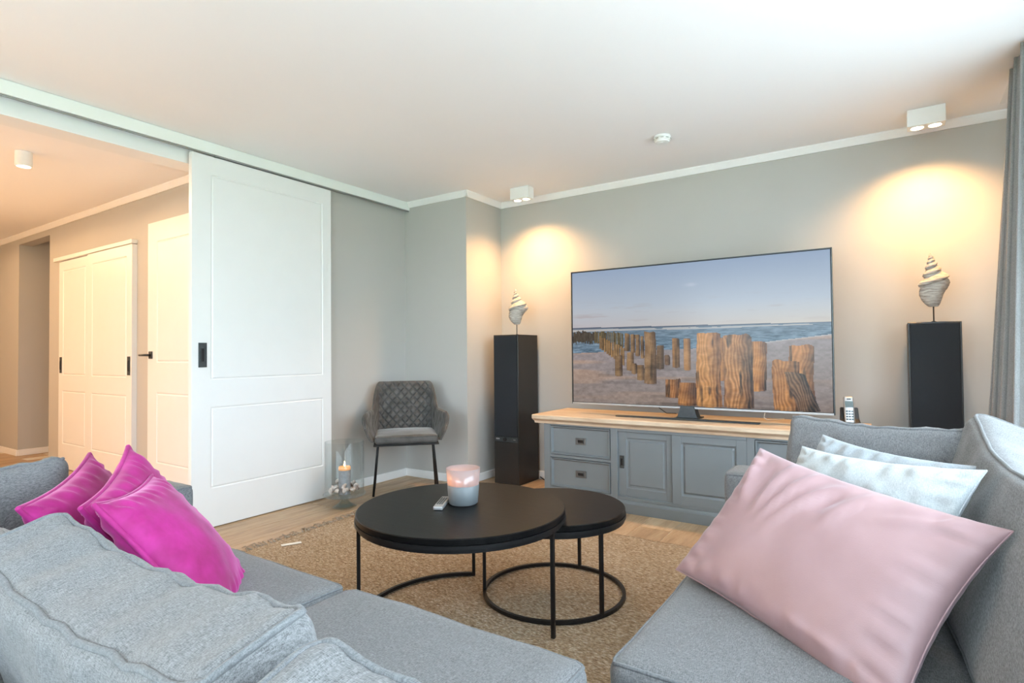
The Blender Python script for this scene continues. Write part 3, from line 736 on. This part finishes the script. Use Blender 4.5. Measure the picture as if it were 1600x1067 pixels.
def conch(x, y, rz, tilt, label):
    s = thing('shell_sculpture', label, 'sculpture', (x, y, 1.2652), group='conch sculptures')
    obj('foot', lathe([(0, 0), (0.012, 0), (0.012, 0.003), (0.004, 0.006), (0, 0.006)], n=16), 'black_metal', s, local=True)
    obj('pin', tube([(0, 0, 0.004), (0, 0, 0.13)], 0.0035, 8), 'black_metal', s, local=True)
    o = bpy.data.objects.new('shell', cm); COL.objects.link(o); o.parent = s
    o.location = (0, 0, 0.088); o.rotation_euler = (0, math.radians(tilt), rz)
conch(-2.655, 4.08, 0.58, 0, 'white conch shell on a pin, on the left speaker')
conch(0.212, 4.05, 0.58, 0, 'grey-white conch shell on a pin, on the right speaker')

# ------------------------------------------------------------------ lights on the ceilings, smoke detector
def twin_spot(xc, yc, label, aim):
    t = thing('ceiling_spotlight', label, 'ceiling light', (xc, yc, 2.5), group='twin ceiling spotlights')
    obj('housing', box(xc-0.09, xc+0.09, yc-0.045, yc+0.045, 2.40, 2.4985, 0.002), 'white_plastic', t)
    for sx in (-0.042, 0.042):
        r = obj('ring', lathe([(0.030, 0), (0.036, -0.003), (0.036, 0.004), (0.030, 0.004)], (xc+sx, yc, 2.3985), 24, closed=True), 'white_plastic', t, smooth=True)
        obj('lens', lathe([(0, 0), (0.030, 0), (0.030, 0.003), (0, 0.003)], (xc+sx, yc, 2.3965), 24), 'lamp_on', r)
        spot('spot_lamp', (xc+sx, yc, 2.385), (xc+sx+aim[0], yc+aim[1], 2.385-1), SPOT_W, 136, 1.0, radius=0.035, parent=t)
SPOT_W = 58
twin_spot(-2.56, 4.03, 'white twin spotlight on the ceiling above the left speaker', (0.02, 0.06))
twin_spot(0.198, 4.06, 'white twin spotlight on the ceiling near the curtain', (0.0, 0.06))
sd = thing('smoke_detector', 'round white smoke detector on the living room ceiling', 'smoke detector', (-1.2, 3.585, 2.5))
obj('base', lathe([(0, -0.001), (0.052, -0.001), (0.052, -0.012), (0.050, -0.014), (0, -0.014)], (-1.2, 3.585, 2.5), 36), 'white_plastic', sd)
obj('cover', lathe([(0, -0.014), (0.046, -0.014), (0.054, -0.018), (0.054, -0.030), (0.046, -0.036), (0.044, -0.042), (0.030, -0.046), (0, -0.047)], (-1.2, 3.585, 2.5), 36), 'white_plastic', sd)
for k in range(10):
    a = 2*PI*k/10
    obj('vent', xf(box(-0.009, 0.009, -0.001, 0.001, -0.002, 0.002), Matrix.Translation((-1.2+0.0545*math.cos(a), 3.585+0.0545*math.sin(a), 2.476)) @ Matrix.Rotation(a+PI/2, 4, 'Z')), 'railgrey', sd)
obj('button', lathe([(0, 0), (0.012, 0), (0.012, -0.003), (0, -0.003)], (-1.2, 3.57, 2.4535), 20), 'white_plastic', sd)
hl = thing('hall_downlight', 'white cylinder downlight on the hall ceiling', 'ceiling light', (-4.86, 1.37, 2.5))
obj('housing', lathe([(0.040, -0.100), (0.048, -0.100), (0.048, -0.001), (0, -0.001), (0, -0.09), (0.040, -0.09)], (-4.86, 1.37, 2.5), 32), 'white_plastic', hl)
obj('lens', lathe([(0, -0.088), (0.039, -0.088), (0.039, -0.095), (0, -0.095)], (-4.86, 1.37, 2.5), 24), 'lamp_on', hl)
HALL_W = 20
for i, (x, y) in enumerate(((-4.86, 1.37), (-6.4, 1.2), (-7.9, 1.2), (-5.6, -0.4), (-7.4, -0.6))):
    spot('hall_lamp', (x, y, 2.385), (x, y+0.05, 0), HALL_W, 178, 0.15, color=(1.0, 0.62, 0.32), radius=0.06)

for x, y in ((-5.3, -0.5), (-7.2, -0.4)): glow('hall_fill_light', (x, y, 1.75), 60, 0.12, (1.0, 0.62, 0.32))  # unseen point lights without fixtures, added to brighten the hall ceiling and walls

# ------------------------------------------------------------------ curtains
def drape(name, x, y0, y1, z0, z1, folds, amp, mat, label, flare=0.0, thick=0.003, seed=0):
    n, mz = folds*14, 24; V = []; F = []
    for k in range(mz+1):
        z = z0 + (z1-z0)*k/mz; q = 1-k/mz
        for i in range(n+1):
            s = i/n; ph = s*folds*2*PI + 0.6*math.sin(s*9+seed) + 0.25*math.sin(z*2+i*0.1)
            a = amp*(0.75 + 0.35*q + 0.25*math.sin(s*17+seed))
            V.append((x - flare*q*(0.4+0.6*s) + a*math.sin(ph), y0+(y1-y0)*s + 0.35*a*math.sin(2*ph) + 0.0*q, z))
    W = n+1
    for k in range(mz):
        for i in range(n): F.append((k*W+i, k*W+i+1, (k+1)*W+i+1, (k+1)*W+i))
    me = bpy.data.meshes.new(name); me.from_pydata(V, [], F)
    o = obj(name, me, mat, smooth=True); md = o.modifiers.new('t', 'SOLIDIFY'); md.thickness = thick
    return tag(o, label, 'curtain')
drape('curtain', 0.555, 3.36, 3.80, 0.02, 2.495, 6, 0.038, 'curtain', 'heavy grey curtain gathered beside the right speaker', flare=0.16)
drape('sheer_curtain', 0.70, 2.6, 3.55, 0.02, 2.495, 12, 0.02, 'sheer', 'white sheer curtain hanging behind the grey curtain', thick=0.001)
for nm, xx in (('curtain_rail', 0.555),):
    tag(obj('curtain_rail', box(xx-0.012, xx+0.012, 0.2, 4.2, 2.494, 2.4995), 'white_plastic'), 'slim white curtain track on the ceiling', 'curtain rail')

# ------------------------------------------------------------------ rug
rx0, rx1, ry0, ry1 = -3.05, -0.35, 0.95, 3.24
bm = bmesh.new(); nx, ny = 90, 76; G = {}
for i in range(nx+1):
    for k in range(ny+1):
        x = rx0+(rx1-rx0)*i/nx; y = ry0+(ry1-ry0)*k/ny
        ex = 0.012*noise.noise(Vector((x*2, y*2, 1))) if i in (0, nx) or k in (0, ny) else 0
        G[i, k] = bm.verts.new((x - 0.06*(y-2.0)*(i == 0)*1 + ex, y + ex, 0.010 + 0.003*noise.noise(Vector((x*9, y*9, 4)))))
for i in range(nx):
    for k in range(ny): bm.faces.new((G[i, k], G[i+1, k], G[i+1, k+1], G[i, k+1]))
r = bmesh.ops.extrude_face_region(bm, geom=bm.faces[:])
for e in r['geom']:
    if isinstance(e, bmesh.types.BMVert): e.co.z = 0.0012
rug = thing('rug', 'woven jute rug with ragged fringe under the coffee tables', 'rug', (-1.7, 2.1, 0))
obj('weave', bm, 'rug', rug, smooth=True)
fb_ = bmesh.new(); rg = random.Random(5)
for k in range(120):
    y = ry0 + 0.02 + (ry1-ry0-0.04)*k/119 + rg.uniform(-0.008, 0.008); x = rx0 - 0.06*(y-2.0)
    L = rg.uniform(0.03, 0.085); a = PI + rg.uniform(-0.7, 0.7); b = a + rg.uniform(-0.9, 0.9)
    pts = [(x+0.012, y, 0.010), (x+math.cos(a)*L*0.5, y+math.sin(a)*L*0.5, 0.010+rg.uniform(0, 0.014)), (x+math.cos(a)*L*0.5+math.cos(b)*L*0.5, y+math.sin(a)*L*0.5+math.sin(b)*L*0.5, 0.005)]
    join(fb_, tube(pts, [0.005, 0.0035, 0.002], 5))
obj('fringe', fb_, 'fringe', rug, smooth=True, kind='stuff')
tag(obj('woven_tag', xf(box(-0.055, 0.055, -0.016, 0.016, 0, 0.0015), Matrix.Translation((-2.916, 2.06, 0.0145)) @ Matrix.Rotation(math.radians(62), 4, 'Z')), 'paper', rug), 'white woven tag')

# ------------------------------------------------------------------ coffee tables
def ringbar(c, R, a0, a1, z, wd, n=64):
    """flat-section bar bent along an arc"""
    closed = abs(a1-a0) > 359; bm = bmesh.new(); R1, R2 = R-wd/2, R+wd/2; sec = []
    N = n if closed else n+1
    for i in range(N):
        a = math.radians(a0+(a1-a0)*i/n)
        sec.append([bm.verts.new((c[0]+r*math.cos(a), c[1]+r*math.sin(a), zz)) for r, zz in ((R1, z), (R2, z), (R2, z+wd), (R1, z+wd))])
    for i in range(N if closed else N-1):
        A, B = sec[i], sec[(i+1) % N]
        for k in range(4): bm.faces.new((A[k], A[(k+1) % 4], B[(k+1) % 4], B[k]))
    if not closed: bm.faces.new(sec[0]); bm.faces.new(sec[-1])
    return bm
FZ = 0.0135
def coffee_table(c, rtop, ztop, rf, legs, arc, label):
    t = thing('coffee_table', label, 'coffee table', (c[0], c[1], FZ), group='nesting coffee tables')
    tp = obj('top', lathe([(0, 0), (rtop-0.004, 0), (rtop, -0.003), (rtop, -0.022), (rtop-0.003, -0.025), (0, -0.025)], (c[0], c[1], ztop), 96), 'black_wood', t); sharp(tp, 30)
    rm = obj('rim', lathe([(rtop-0.008, -0.0255), (rtop+0.003, -0.0255), (rtop+0.003, -0.040), (rtop-0.008, -0.040)], (c[0], c[1], ztop), 96, closed=True), 'black_metal', tp); sharp(rm, 30)
    for a in legs:
        a = math.radians(a); x, y = c[0]+rf*math.cos(a), c[1]+rf*math.sin(a)
        bm = xf(box(-0.0075, 0.0075, -0.0075, 0.0075, FZ, ztop-0.038, 0.001), Matrix.Translation((x, y, 0)) @ Matrix.Rotation(a, 4, 'Z'))
        obj('leg', bm, 'black_metal', t)
    obj('base_ring', ringbar(c, rf, arc[0], arc[1], FZ, 0.015), 'black_metal', t)
    obj('top_ring', ringbar(c, rf, 0, 360, ztop-0.054, 0.014), 'black_metal', t)
    return t
BT, ST = (-1.520, 1.896), (-1.308, 2.300)
coffee_table(BT, 0.4355, 0.4675, 0.422, (121, 4, 228), (121, 315), 'larger round black coffee table in front')
coffee_table(ST, 0.328, 0.41, 0.318, (213, 95, -22), (0, 360), 'smaller round black coffee table nested behind')

# candle tumbler and remote
cc = (-1.537, 1.928, 0.468)
cd = thing('candle_tumbler', 'frosted pink glass tumbler candle burning on the coffee table', 'candle', cc)
obj('glass', lathe([(0, 0), (0.056, 0), (0.061, 0.005), (0.0665, 0.075), (0.0735, 0.152), (0.0705, 0.152), (0.0640, 0.075), (0.0585, 0.010), (0, 0.010)], cc, 48), 'frosted', cd, smooth=True)
obj('painted_band', lathe([(0.0560, 0.0005), (0.0625, 0.005), (0.0682, 0.082), (0.0674, 0.0825), (0.0610, 0.006)], cc, 48), 'wax_blue', cd, smooth=True)
wx = obj('wax', lathe([(0, 0.011), (0.0575, 0.011), (0.0635, 0.078), (0.056, 0.080), (0, 0.078)], cc, 48), 'wax_blue', cd, smooth=True)
obj('melt_pool', lathe([(0, 0.0807), (0.044, 0.0807), (0.046, 0.079), (0, 0.0787)], cc, 32), 'wax_melt_glow', wx, smooth=True)
obj('wick', tube([(cc[0]-0.02, cc[1]-0.012, cc[2]+0.078), (cc[0]-0.02, cc[1]-0.012, cc[2]+0.092)], 0.001, 6), 'black_metal', cd)
obj('flame', lathe([(0, 0), (0.005, 0.005), (0.0065, 0.012), (0.003, 0.022), (0, 0.034)], (cc[0]-0.02, cc[1]-0.012, cc[2]+0.088), 16), 'flame', cd, smooth=True)
glow('candle_light', (cc[0]-0.022, cc[1]-0.014, cc[2]+0.108), 1.0, 0.010, (1, 0.34, 0.06), cd)
rm = thing('remote_control', 'slim silver remote control beside the candle', 'remote control', (-1.596, 1.858, 0.468), math.radians(28))
bd = obj('body', box(-0.020, 0.020, -0.085, 0.085, 0.0, 0.016, 0.004, 2), 'silver', rm, local=True); sharp(bd, 50)
for i in range(3):
    for k in range(7): obj('button', box(-0.014+i*0.010, -0.007+i*0.010, -0.045+k*0.016, -0.038+k*0.016, 0.016, 0.0175), 'grey_metal', bd, local=True)

# ------------------------------------------------------------------ hurricane lantern with pillar candle and shells
hc = (-3.335, 2.80, 0.0)
hu = thing('hurricane_lantern', 'clear glass footed hurricane lantern beside the sliding door', 'lantern', hc)
obj('foot', lathe([(0, 0.0), (0.082, 0.0), (0.085, 0.004), (0.070, 0.014), (0.042, 0.030), (0.030, 0.055), (0.030, 0.075), (0.045, 0.086), (0, 0.086), (0, 0.080), (0.022, 0.070), (0.024, 0.045), (0.06, 0.008), (0, 0.006)], hc, 48), 'thick_glass', hu)
obj('plate', lathe([(0, 0.086), (0.146, 0.088), (0.152, 0.092), (0.152, 0.098), (0.146, 0.098), (0, 0.096)], hc, 64), 'thick_glass', hu)
obj('cylinder', lathe([(0.134, 0.0985), (0.134, 0.475), (0.1365, 0.478), (0.1385, 0.475), (0.1385, 0.0985)], hc, 64), 'glass', hu)
for c_ in hu.children: sharp(c_, 35)
pc = thing('pillar_candle', 'grey pillar candle burning inside the glass hurricane lantern', 'candle', (hc[0], hc[1], 0.0965))
obj('wax', lathe([(0, 0), (0.042, 0), (0.043, 0.004), (0.043, 0.172), (0, 0.172)], (hc[0], hc[1], 0.0965), 36), 'wax_grey', pc, smooth=False)
obj('melted_rim', lathe([(0, 0.1725), (0.043, 0.1725), (0.0435, 0.190), (0.040, 0.197), (0.036, 0.188), (0, 0.184)], (hc[0], hc[1], 0.0965), 36), 'wax_melt_glow', pc, smooth=True)
obj('wick', tube([(hc[0], hc[1], 0.280), (hc[0], hc[1], 0.300)], 0.0015, 6), 'black_metal', pc)
obj('flame', lathe([(0, 0), (0.005, 0.006), (0.0065, 0.014), (0.004, 0.027), (0, 0.044)], (hc[0], hc[1], 0.292), 16), 'flame', pc, smooth=True)
def snail_mesh(seed):
    bm = bmesh.new(); n, m, turns = 44, 9, 3.0; rings = []
    for i in range(n+1):
        th = 2*PI*turns*i/n; g = math.exp(-0.19*(2*PI*turns-th)); R = 0.016*g; r = 0.017*g+0.0006
        c = Vector((R*math.cos(th), R*math.sin(th), 0.038-0.034*g)); rad = Vector((math.cos(th), math.sin(th), 0))
        rings.append([bm.verts.new(c + rad*r*math.cos(2*PI*k/m) + Vector((0, 0, r*1.05*math.sin(2*PI*k/m)))) for k in range(m)])
    for a, b in zip(rings[:-1], rings[1:]):
        for k in range(m): bm.faces.new((a[k], a[(k+1) % m], b[(k+1) % m], b[k]))
    bm.faces.new(rings[0]); bm.faces.new(rings[-1])
    bmesh.ops.recalc_face_normals(bm, faces=bm.faces)
    me = bpy.data.meshes.new('sea_shell'); bm.to_mesh(me); bm.free(); me.polygons.foreach_set('use_smooth', [True]*len(me.polygons)); me.materials.append(M['pebble']); return me
sm = snail_mesh(0); rg = random.Random(11)
for k in range(15):
    a = 2*PI*k/10 + (0.3 if k >= 10 else 0); R = 0.090 if k < 10 else 0.080
    o = bpy.data.objects.new('sea_shell', sm); COL.objects.link(o)
    zz = 0.124 if k < 10 else 0.163
    if k >= 10: a = 2*PI*(k-10)/5 + 0.5
    o.location = (hc[0]+R*math.cos(a), hc[1]+R*math.sin(a), zz); o.rotation_euler = (rg.uniform(0, 6), rg.uniform(0, 6), rg.uniform(0, 6)); s = rg.uniform(0.85, 1.05); o.scale = (s, s, s)
    tag(o, 'small pale spiral sea shell heaped round the pillar candle', 'sea shell', 'sea shells in the lantern')

# ------------------------------------------------------------------ velvet chair
CH = Vector((-3.25, 3.345, 0)); fdir = math.atan2(-0.70, 0.714)
chair = thing('armchair', 'taupe velvet dining armchair with quilted back in the corner', 'chair', CH, fdir + PI/2)   # local -y = front, +x = viewer's right
def chair_shell():
    """wrap-around shell: back plus both arms, local coords, front = -y"""
    ns, nz = 240, 76; bm = bmesh.new(); Vi = {}; Vo = {}
    def plan(s):                       # s in -1..1 around the U, returns x,y and inward normal
        L = abs(s); sg = 1 if s > 0 else -1
        if L < 0.40: x, y = L/0.40*0.17, 0.235
        elif L < 0.58:
            a = (L-0.40)/0.18*PI/2; x, y = 0.17+0.075*math.sin(a), 0.235-0.075*(1-math.cos(a))
        else:
            q = (L-0.58)/0.42; x, y = 0.245+0.065*q**0.8, 0.16-0.40*q
        return sg*x, y
    def top(s):
        L = abs(s)
        if L < 0.46: return 0.875
        if L < 0.66:
            q = (L-0.46)/0.20; q = q*q*(3-2*q); return 0.875-0.215*q
        q = (L-0.66)/0.34; return 0.66 - 0.012*q - 0.10*max(0, q-0.72)**2/0.0784
    def bottom(s):
        L = abs(s); q = max(0, (L-0.8)/0.2); return 0.425 + 0.02*q
    for i in range(ns+1):
        s = -1+2*i/ns; x, y = plan(s); e = 0.004; xa, ya_ = plan(max(-1, s-e)); xb, yb_ = plan(min(1, s+e))
        t = Vector((xb-xa, yb_-ya_, 0)); t.normalize() if t.length > 0 else None
        nin = Vector((t.y, -t.x, 0))
        if nin.dot(Vector((-x, -0.05-y, 0))) < 0: nin = -nin
        L = abs(s)
        for k in range(nz+1):
            q = k/nz; z = bottom(s)+(top(s)-bottom(s))*q
            flare = 0.050*max(0, (z-0.42)/0.45)*(1 if L < 0.5 else max(0, 1-(L-0.5)/0.2)) 
            side = (0.016*math.sin(min(1, max(0, (z-0.42)/0.22))*PI*0.7) - 0.065*(1-min(1, max(0, (z-0.42)/0.20)))**1.3)*min(1, max(0, (L-0.55)/0.35))
            frontcut = 0.0
            if L > 0.86: frontcut = 0.16*((L-0.86)/0.14)*max(0, q-0.62)**1.6
            p = Vector((x*(1+0.06*flare/0.05*0), y + flare + frontcut, z)); p.x += (1 if s > 0 else -1)*side
            edge = min(1, min(q, 1-q)*9, (1-L)*12)
            half = 0.018*(0.35+0.65*math.sqrt(max(0, edge)))
            quilt = 0.0
            if L < 0.50 and z > 0.47:
                uu, vv = (x/0.068 + z/0.075), (x/0.068 - z/0.075)
                da = abs(uu-round(uu)); db = abs(vv-round(vv)); quilt = 0.0075 - 0.014*max(math.exp(-(da/0.10)**2), math.exp(-(db/0.10)**2))
            if L > 0.5: quilt += 0.004*noise.noise(p*22)
            Vi[i, k] = bm.verts.new(p + nin*(half+quilt)); Vo[i, k] = bm.verts.new(p - nin*half)
    for i in range(ns):
        for k in range(nz):
            bm.faces.new((Vi[i, k], Vi[i+1, k], Vi[i+1, k+1], Vi[i, k+1])); bm.faces.new((Vo[i, k], Vo[i, k+1], Vo[i+1, k+1], Vo[i+1, k]))
        bm.faces.new((Vi[i, nz], Vi[i+1, nz], Vo[i+1, nz], Vo[i, nz])); bm.faces.new((Vi[i, 0], Vo[i, 0], Vo[i+1, 0], Vi[i+1, 0]))
    for i in (0, ns):
        for k in range(nz): bm.faces.new((Vi[i, k], Vi[i, k+1], Vo[i, k+1], Vo[i, k]))
    pipe = [((Vi[i, nz].co+Vo[i, nz].co)/2) for i in range(0, ns+1, 2)]
    lo = [((Vi[0, k].co+Vo[0, k].co)/2) for k in range(nz-1, -1, -2)]; ro = [((Vi[ns, k].co+Vo[ns, k].co)/2) for k in range(nz-1, -1, -2)]
    return bm, lo[::-1] + pipe + ro
sbm, pp = chair_shell()
sh = obj('backrest', sbm, 'chair', chair, smooth=True, local=True)
obj('piping', tube(pp, 0.006, 6), 'chair', sh, smooth=True, local=True)
sc_bm, sc_p = cushion(0.475, 0.48, 0.060, 0.026, (0, 0, 0.016), 18, 0.004, 9, 3)
sm_ = Matrix.Translation((0, -0.02, 0.428))
seat = obj('seat', xf(sc_bm, sm_), 'chair', chair, smooth=True, local=True)
obj('piping', xf(sc_p[0], sm_), 'chair', seat, smooth=True, local=True)
obj('seat_pan', box(-0.245, 0.245, -0.262, 0.22, 0.415, 0.429, 0.004), 'black_metal', chair, local=True)
for sx in (-1, 1):
    for (y0, y1, nm) in ((-0.02, -0.075, 'leg'), (0.02, 0.205, 'leg')):
        obj('leg', tube([(sx*0.16, y0, 0.406), (sx*0.205, y0, 0.406), (sx*0.217, y0+(y1-y0)*0.04, 0.390), (sx*0.252, y1, 0.0)], 0.010, 8), 'black_metal', chair, smooth=True, local=True)

# ------------------------------------------------------------------ corner sofa
sofa = thing('corner_sofa', 'large grey melange corner sofa facing the coffee tables', 'sofa', (-0.9, 0.9, 0))
SZ = 0.455
def put(nm, dims, center, r, crown, seed, cuts=22, wr=0.004, wscale=6, rot=None, deform=None, label=None, prad=0.0045):
    bm, ps = cushion(*dims, r, crown, cuts, wr, wscale, seed, deform, prad=prad)
    m = Matrix.Translation(center) @ (rot if rot else Matrix.Identity(4))
    o = obj(nm, xf(bm, m), 'sofa', sofa, smooth=True)
    for p in ps: obj('piping', xf(p, m), 'sofa_pipe', o, smooth=True)
    if label: o['label'] = label
    return o
# plinth frames
obj('base', box(-2.50, 0.42, 0.22, 1.03, 0.06, 0.30, 0.02, 2), 'sofa', sofa, smooth=False)
obj('base', box(-0.46, 0.42, 1.035, 2.70, 0.06, 0.30, 0.02, 2), 'sofa', sofa)
# seat cushions
put('seat_cushion', (1.00, 0.68, 0.16), (-1.798, 0.765, SZ-0.155), 0.035, (0.0, 0.01, 0.012), 1)
put('seat_cushion', (0.75, 0.68, 0.16), (-0.912, 0.765, SZ-0.155), 0.035, (0.0, 0.01, 0.012), 2)
put('seat_cushion', (0.72, 0.64, 0.15), (-0.14, 0.765, SZ-0.175), 0.035, (0.0, 0.0, 0.010), 3)
put('seat_cushion', (0.72, 1.35, 0.16), (-0.155, 1.80, SZ-0.155), 0.035, (0.01, 0.0, 0.010), 4)
# arms
put('arm', (0.22, 0.97, 0.54), (-2.415, 0.71, 0.06), 0.03, (0.0, 0, 0.006), 5)
put('arm', (1.02, 0.22, 0.54), (-0.085, 2.605, 0.06), 0.03, (0, 0.0, 0.006), 6)
# back frames
put('back_frame', (2.95, 0.16, 0.52), (-1.03, 0.14, 0.06), 0.03, (0, 0, 0), 7, cuts=12)
put('back_frame', (0.16, 2.45, 0.52), (0.505, 1.48, 0.06), 0.03, (0, 0, 0), 8, cuts=12)
# back cushions: (width, thickness, height), leaning back
def back(dims, c, yaw, lean, sag, seed, wr=0.008, lift=None, label=None, wscale=8, fold_amp=0.006, crown=0.022):
    hz = dims[2]/2
    def df(p, s):
        k = (p.z + hz)/(2*hz); q = Vector(p)
        q.z -= sag*(1-s.x**2)*max(0, k)**2
        fold = fold_amp*0.7*math.sin(s.x*19 + 2.2*math.sin(p.z*14+seed))*max(0, k-0.45) + 0.0016*math.sin(s.x*70 + 3*noise.noise(Vector((s.x*6, seed, 0))))*max(0, k-0.35)*(1-abs(s.x)**6)
        q.y += fold; q.z += fold*1.2
        if lift: q = lift(q, s, k)
        return q
    rot = Matrix.Rotation(math.radians(yaw), 4, 'Z') @ Matrix.Rotation(math.radians(lean), 4, 'X')
    return put('back_cushion', dims, c, 0.045, (0.0, crown, 0.0), seed, cuts=46, wr=wr, wscale=wscale, rot=rot, deform=df, label=label, prad=0.0055)
back((0.81, 0.17, 0.37), (-1.005, 0.478, 0.432), 0, 14, 0.05, 11)
back((0.74, 0.17, 0.33), (-1.86, 0.44, 0.42), 0, 16, 0.03, 12)
back((0.74, 0.17, 0.37), (-0.175, 0.425, 0.432), 0, 13, 0.03, 13)
back((1.25, 0.19, 0.47), (0.172, 1.735, 0.446), -87, -21, 0.085, 14, fold_amp=0.002, crown=0.006)
back((0.60, 0.15, 0.42), (-0.06, 2.36, 0.445), -16, -14, 0.02, 15)
back((0.46, 0.15, 0.35), (-2.235, 0.525, 0.445), 84, -16, 0.015, 16)

# ------------------------------------------------------------------ throw pillows
def throw(c, yaw, tilt, roll, w_, h_, t_, mat, label, group=None, seed=0, piped=False, **k):
    bm, loop = pillow(w_, h_, t_, seed=seed, **k)
    m = pose(c, yaw, tilt, roll)
    p = thing('throw_pillow', label, 'pillow', Vector(c) - Vector((0, 0, h_/2*0.8)), group=group)
    cv = obj('cover', xf(bm, m), mat, p, smooth=True)
    if piped: obj('piping', xf(tube(loop, 0.0068, 8, closed=True), m), mat, p, smooth=True)
    else: obj('seam', xf(tube(loop, 0.0022, 5, closed=True), m), mat, p, smooth=True)
    return p
fl = [(-0.90, 0.90, -0.70, 0.10, 0.05, 0.018), (-0.66, 0.88, -0.58, 0.05, 0.05, -0.010), (-0.46, 0.90, -0.50, 0.0, 0.040, 0.019), (-0.22, 0.86, -0.42, -0.12, 0.040, 0.019), (0.02, 0.82, -0.34, -0.16, 0.040, 0.019), (0.10, 0.72, -0.02, 0.35, 0.05, -0.016), (0.26, 0.80, 0.12, 0.15, 0.05, 0.012), (0.45, 0.55, 0.95, 0.95, 0.07, 0.010), (0.2, -0.85, 0.75, -0.80, 0.07, 0.008)]
throw((-0.167, 1.552, 0.618), -32, -40.3, 6.9, 0.655, 0.44, 0.17, 'blush', 'large blush pink pillow at the front of the right seat', seed=2, folds=fl, wr=0.009, wscale=5, pull=0.085)
throw((-0.095, 1.80, 0.648), -40.6, -35, -3.5, 0.545, 0.40, 0.13, 'ice', 'pale ice blue pillow directly behind the blush pink pillow', 'pale linen pillows', seed=5, wr=0.013, wscale=11, pull=0.10)
throw((-0.085, 2.055, 0.640), -42.3, -34, 1.3, 0.54, 0.39, 0.12, 'ice2', 'pale blue-grey pillow furthest back on the right seat', 'pale linen pillows', seed=8, wr=0.013, wscale=11, pull=0.10)
throw((-1.585, 0.785, 0.592), 142, -37, 3, 0.41, 0.43, 0.15, 'magenta', 'front magenta velvet pillow nearest the middle of the sofa', 'magenta velvet pillows', seed=3, piped=True, wr=0.007, pull=0.09)
throw((-1.775, 0.79, 0.615), 138.6, -27, -13, 0.43, 0.40, 0.15, 'magenta', 'middle magenta velvet pillow with one corner pointing straight up', 'magenta velvet pillows', seed=4, piped=True, wr=0.009, pull=0.11)
throw((-1.925, 0.725, 0.600), 141.8, -28.7, -6, 0.52, 0.39, 0.14, 'magenta', 'rear magenta velvet pillow closest to the left sofa arm', 'magenta velvet pillows', seed=6, piped=True, wr=0.009, pull=0.11)

# ------------------------------------------------------------------ wall socket and speaker lead
so = thing('wall_socket', 'white wall socket between left speaker and cabinet', 'socket', (-2.50, YT-0.001, 0.23))
obj('plate', box(-2.54, -2.46, YT-0.010, YT-0.001, 0.23, 0.39, 0.003), 'white_plastic', so)
for z in (0.27, 0.35): obj('inset', xf(lathe([(0, 0), (0.020, 0), (0.020, 0.003), (0, 0.003)], n=20), Matrix.Translation((-2.50, YT-0.010, z)) @ Matrix.Rotation(PI/2, 4, 'X')), 'trim', so)
tag(obj('cable', tube([(-2.58, 4.32, 0.02), (-2.52, 4.28, 0.012), (-2.44, 4.25, 0.016), (-2.40, 4.29, 0.010), (-2.47, 4.31, 0.03), (-2.50, 4.33, 0.2), (-2.50, 4.335, 0.27)], 0.005, 6), 'cable_black', smooth=True), 'black cable coiled on the floor behind left speaker', 'cable')
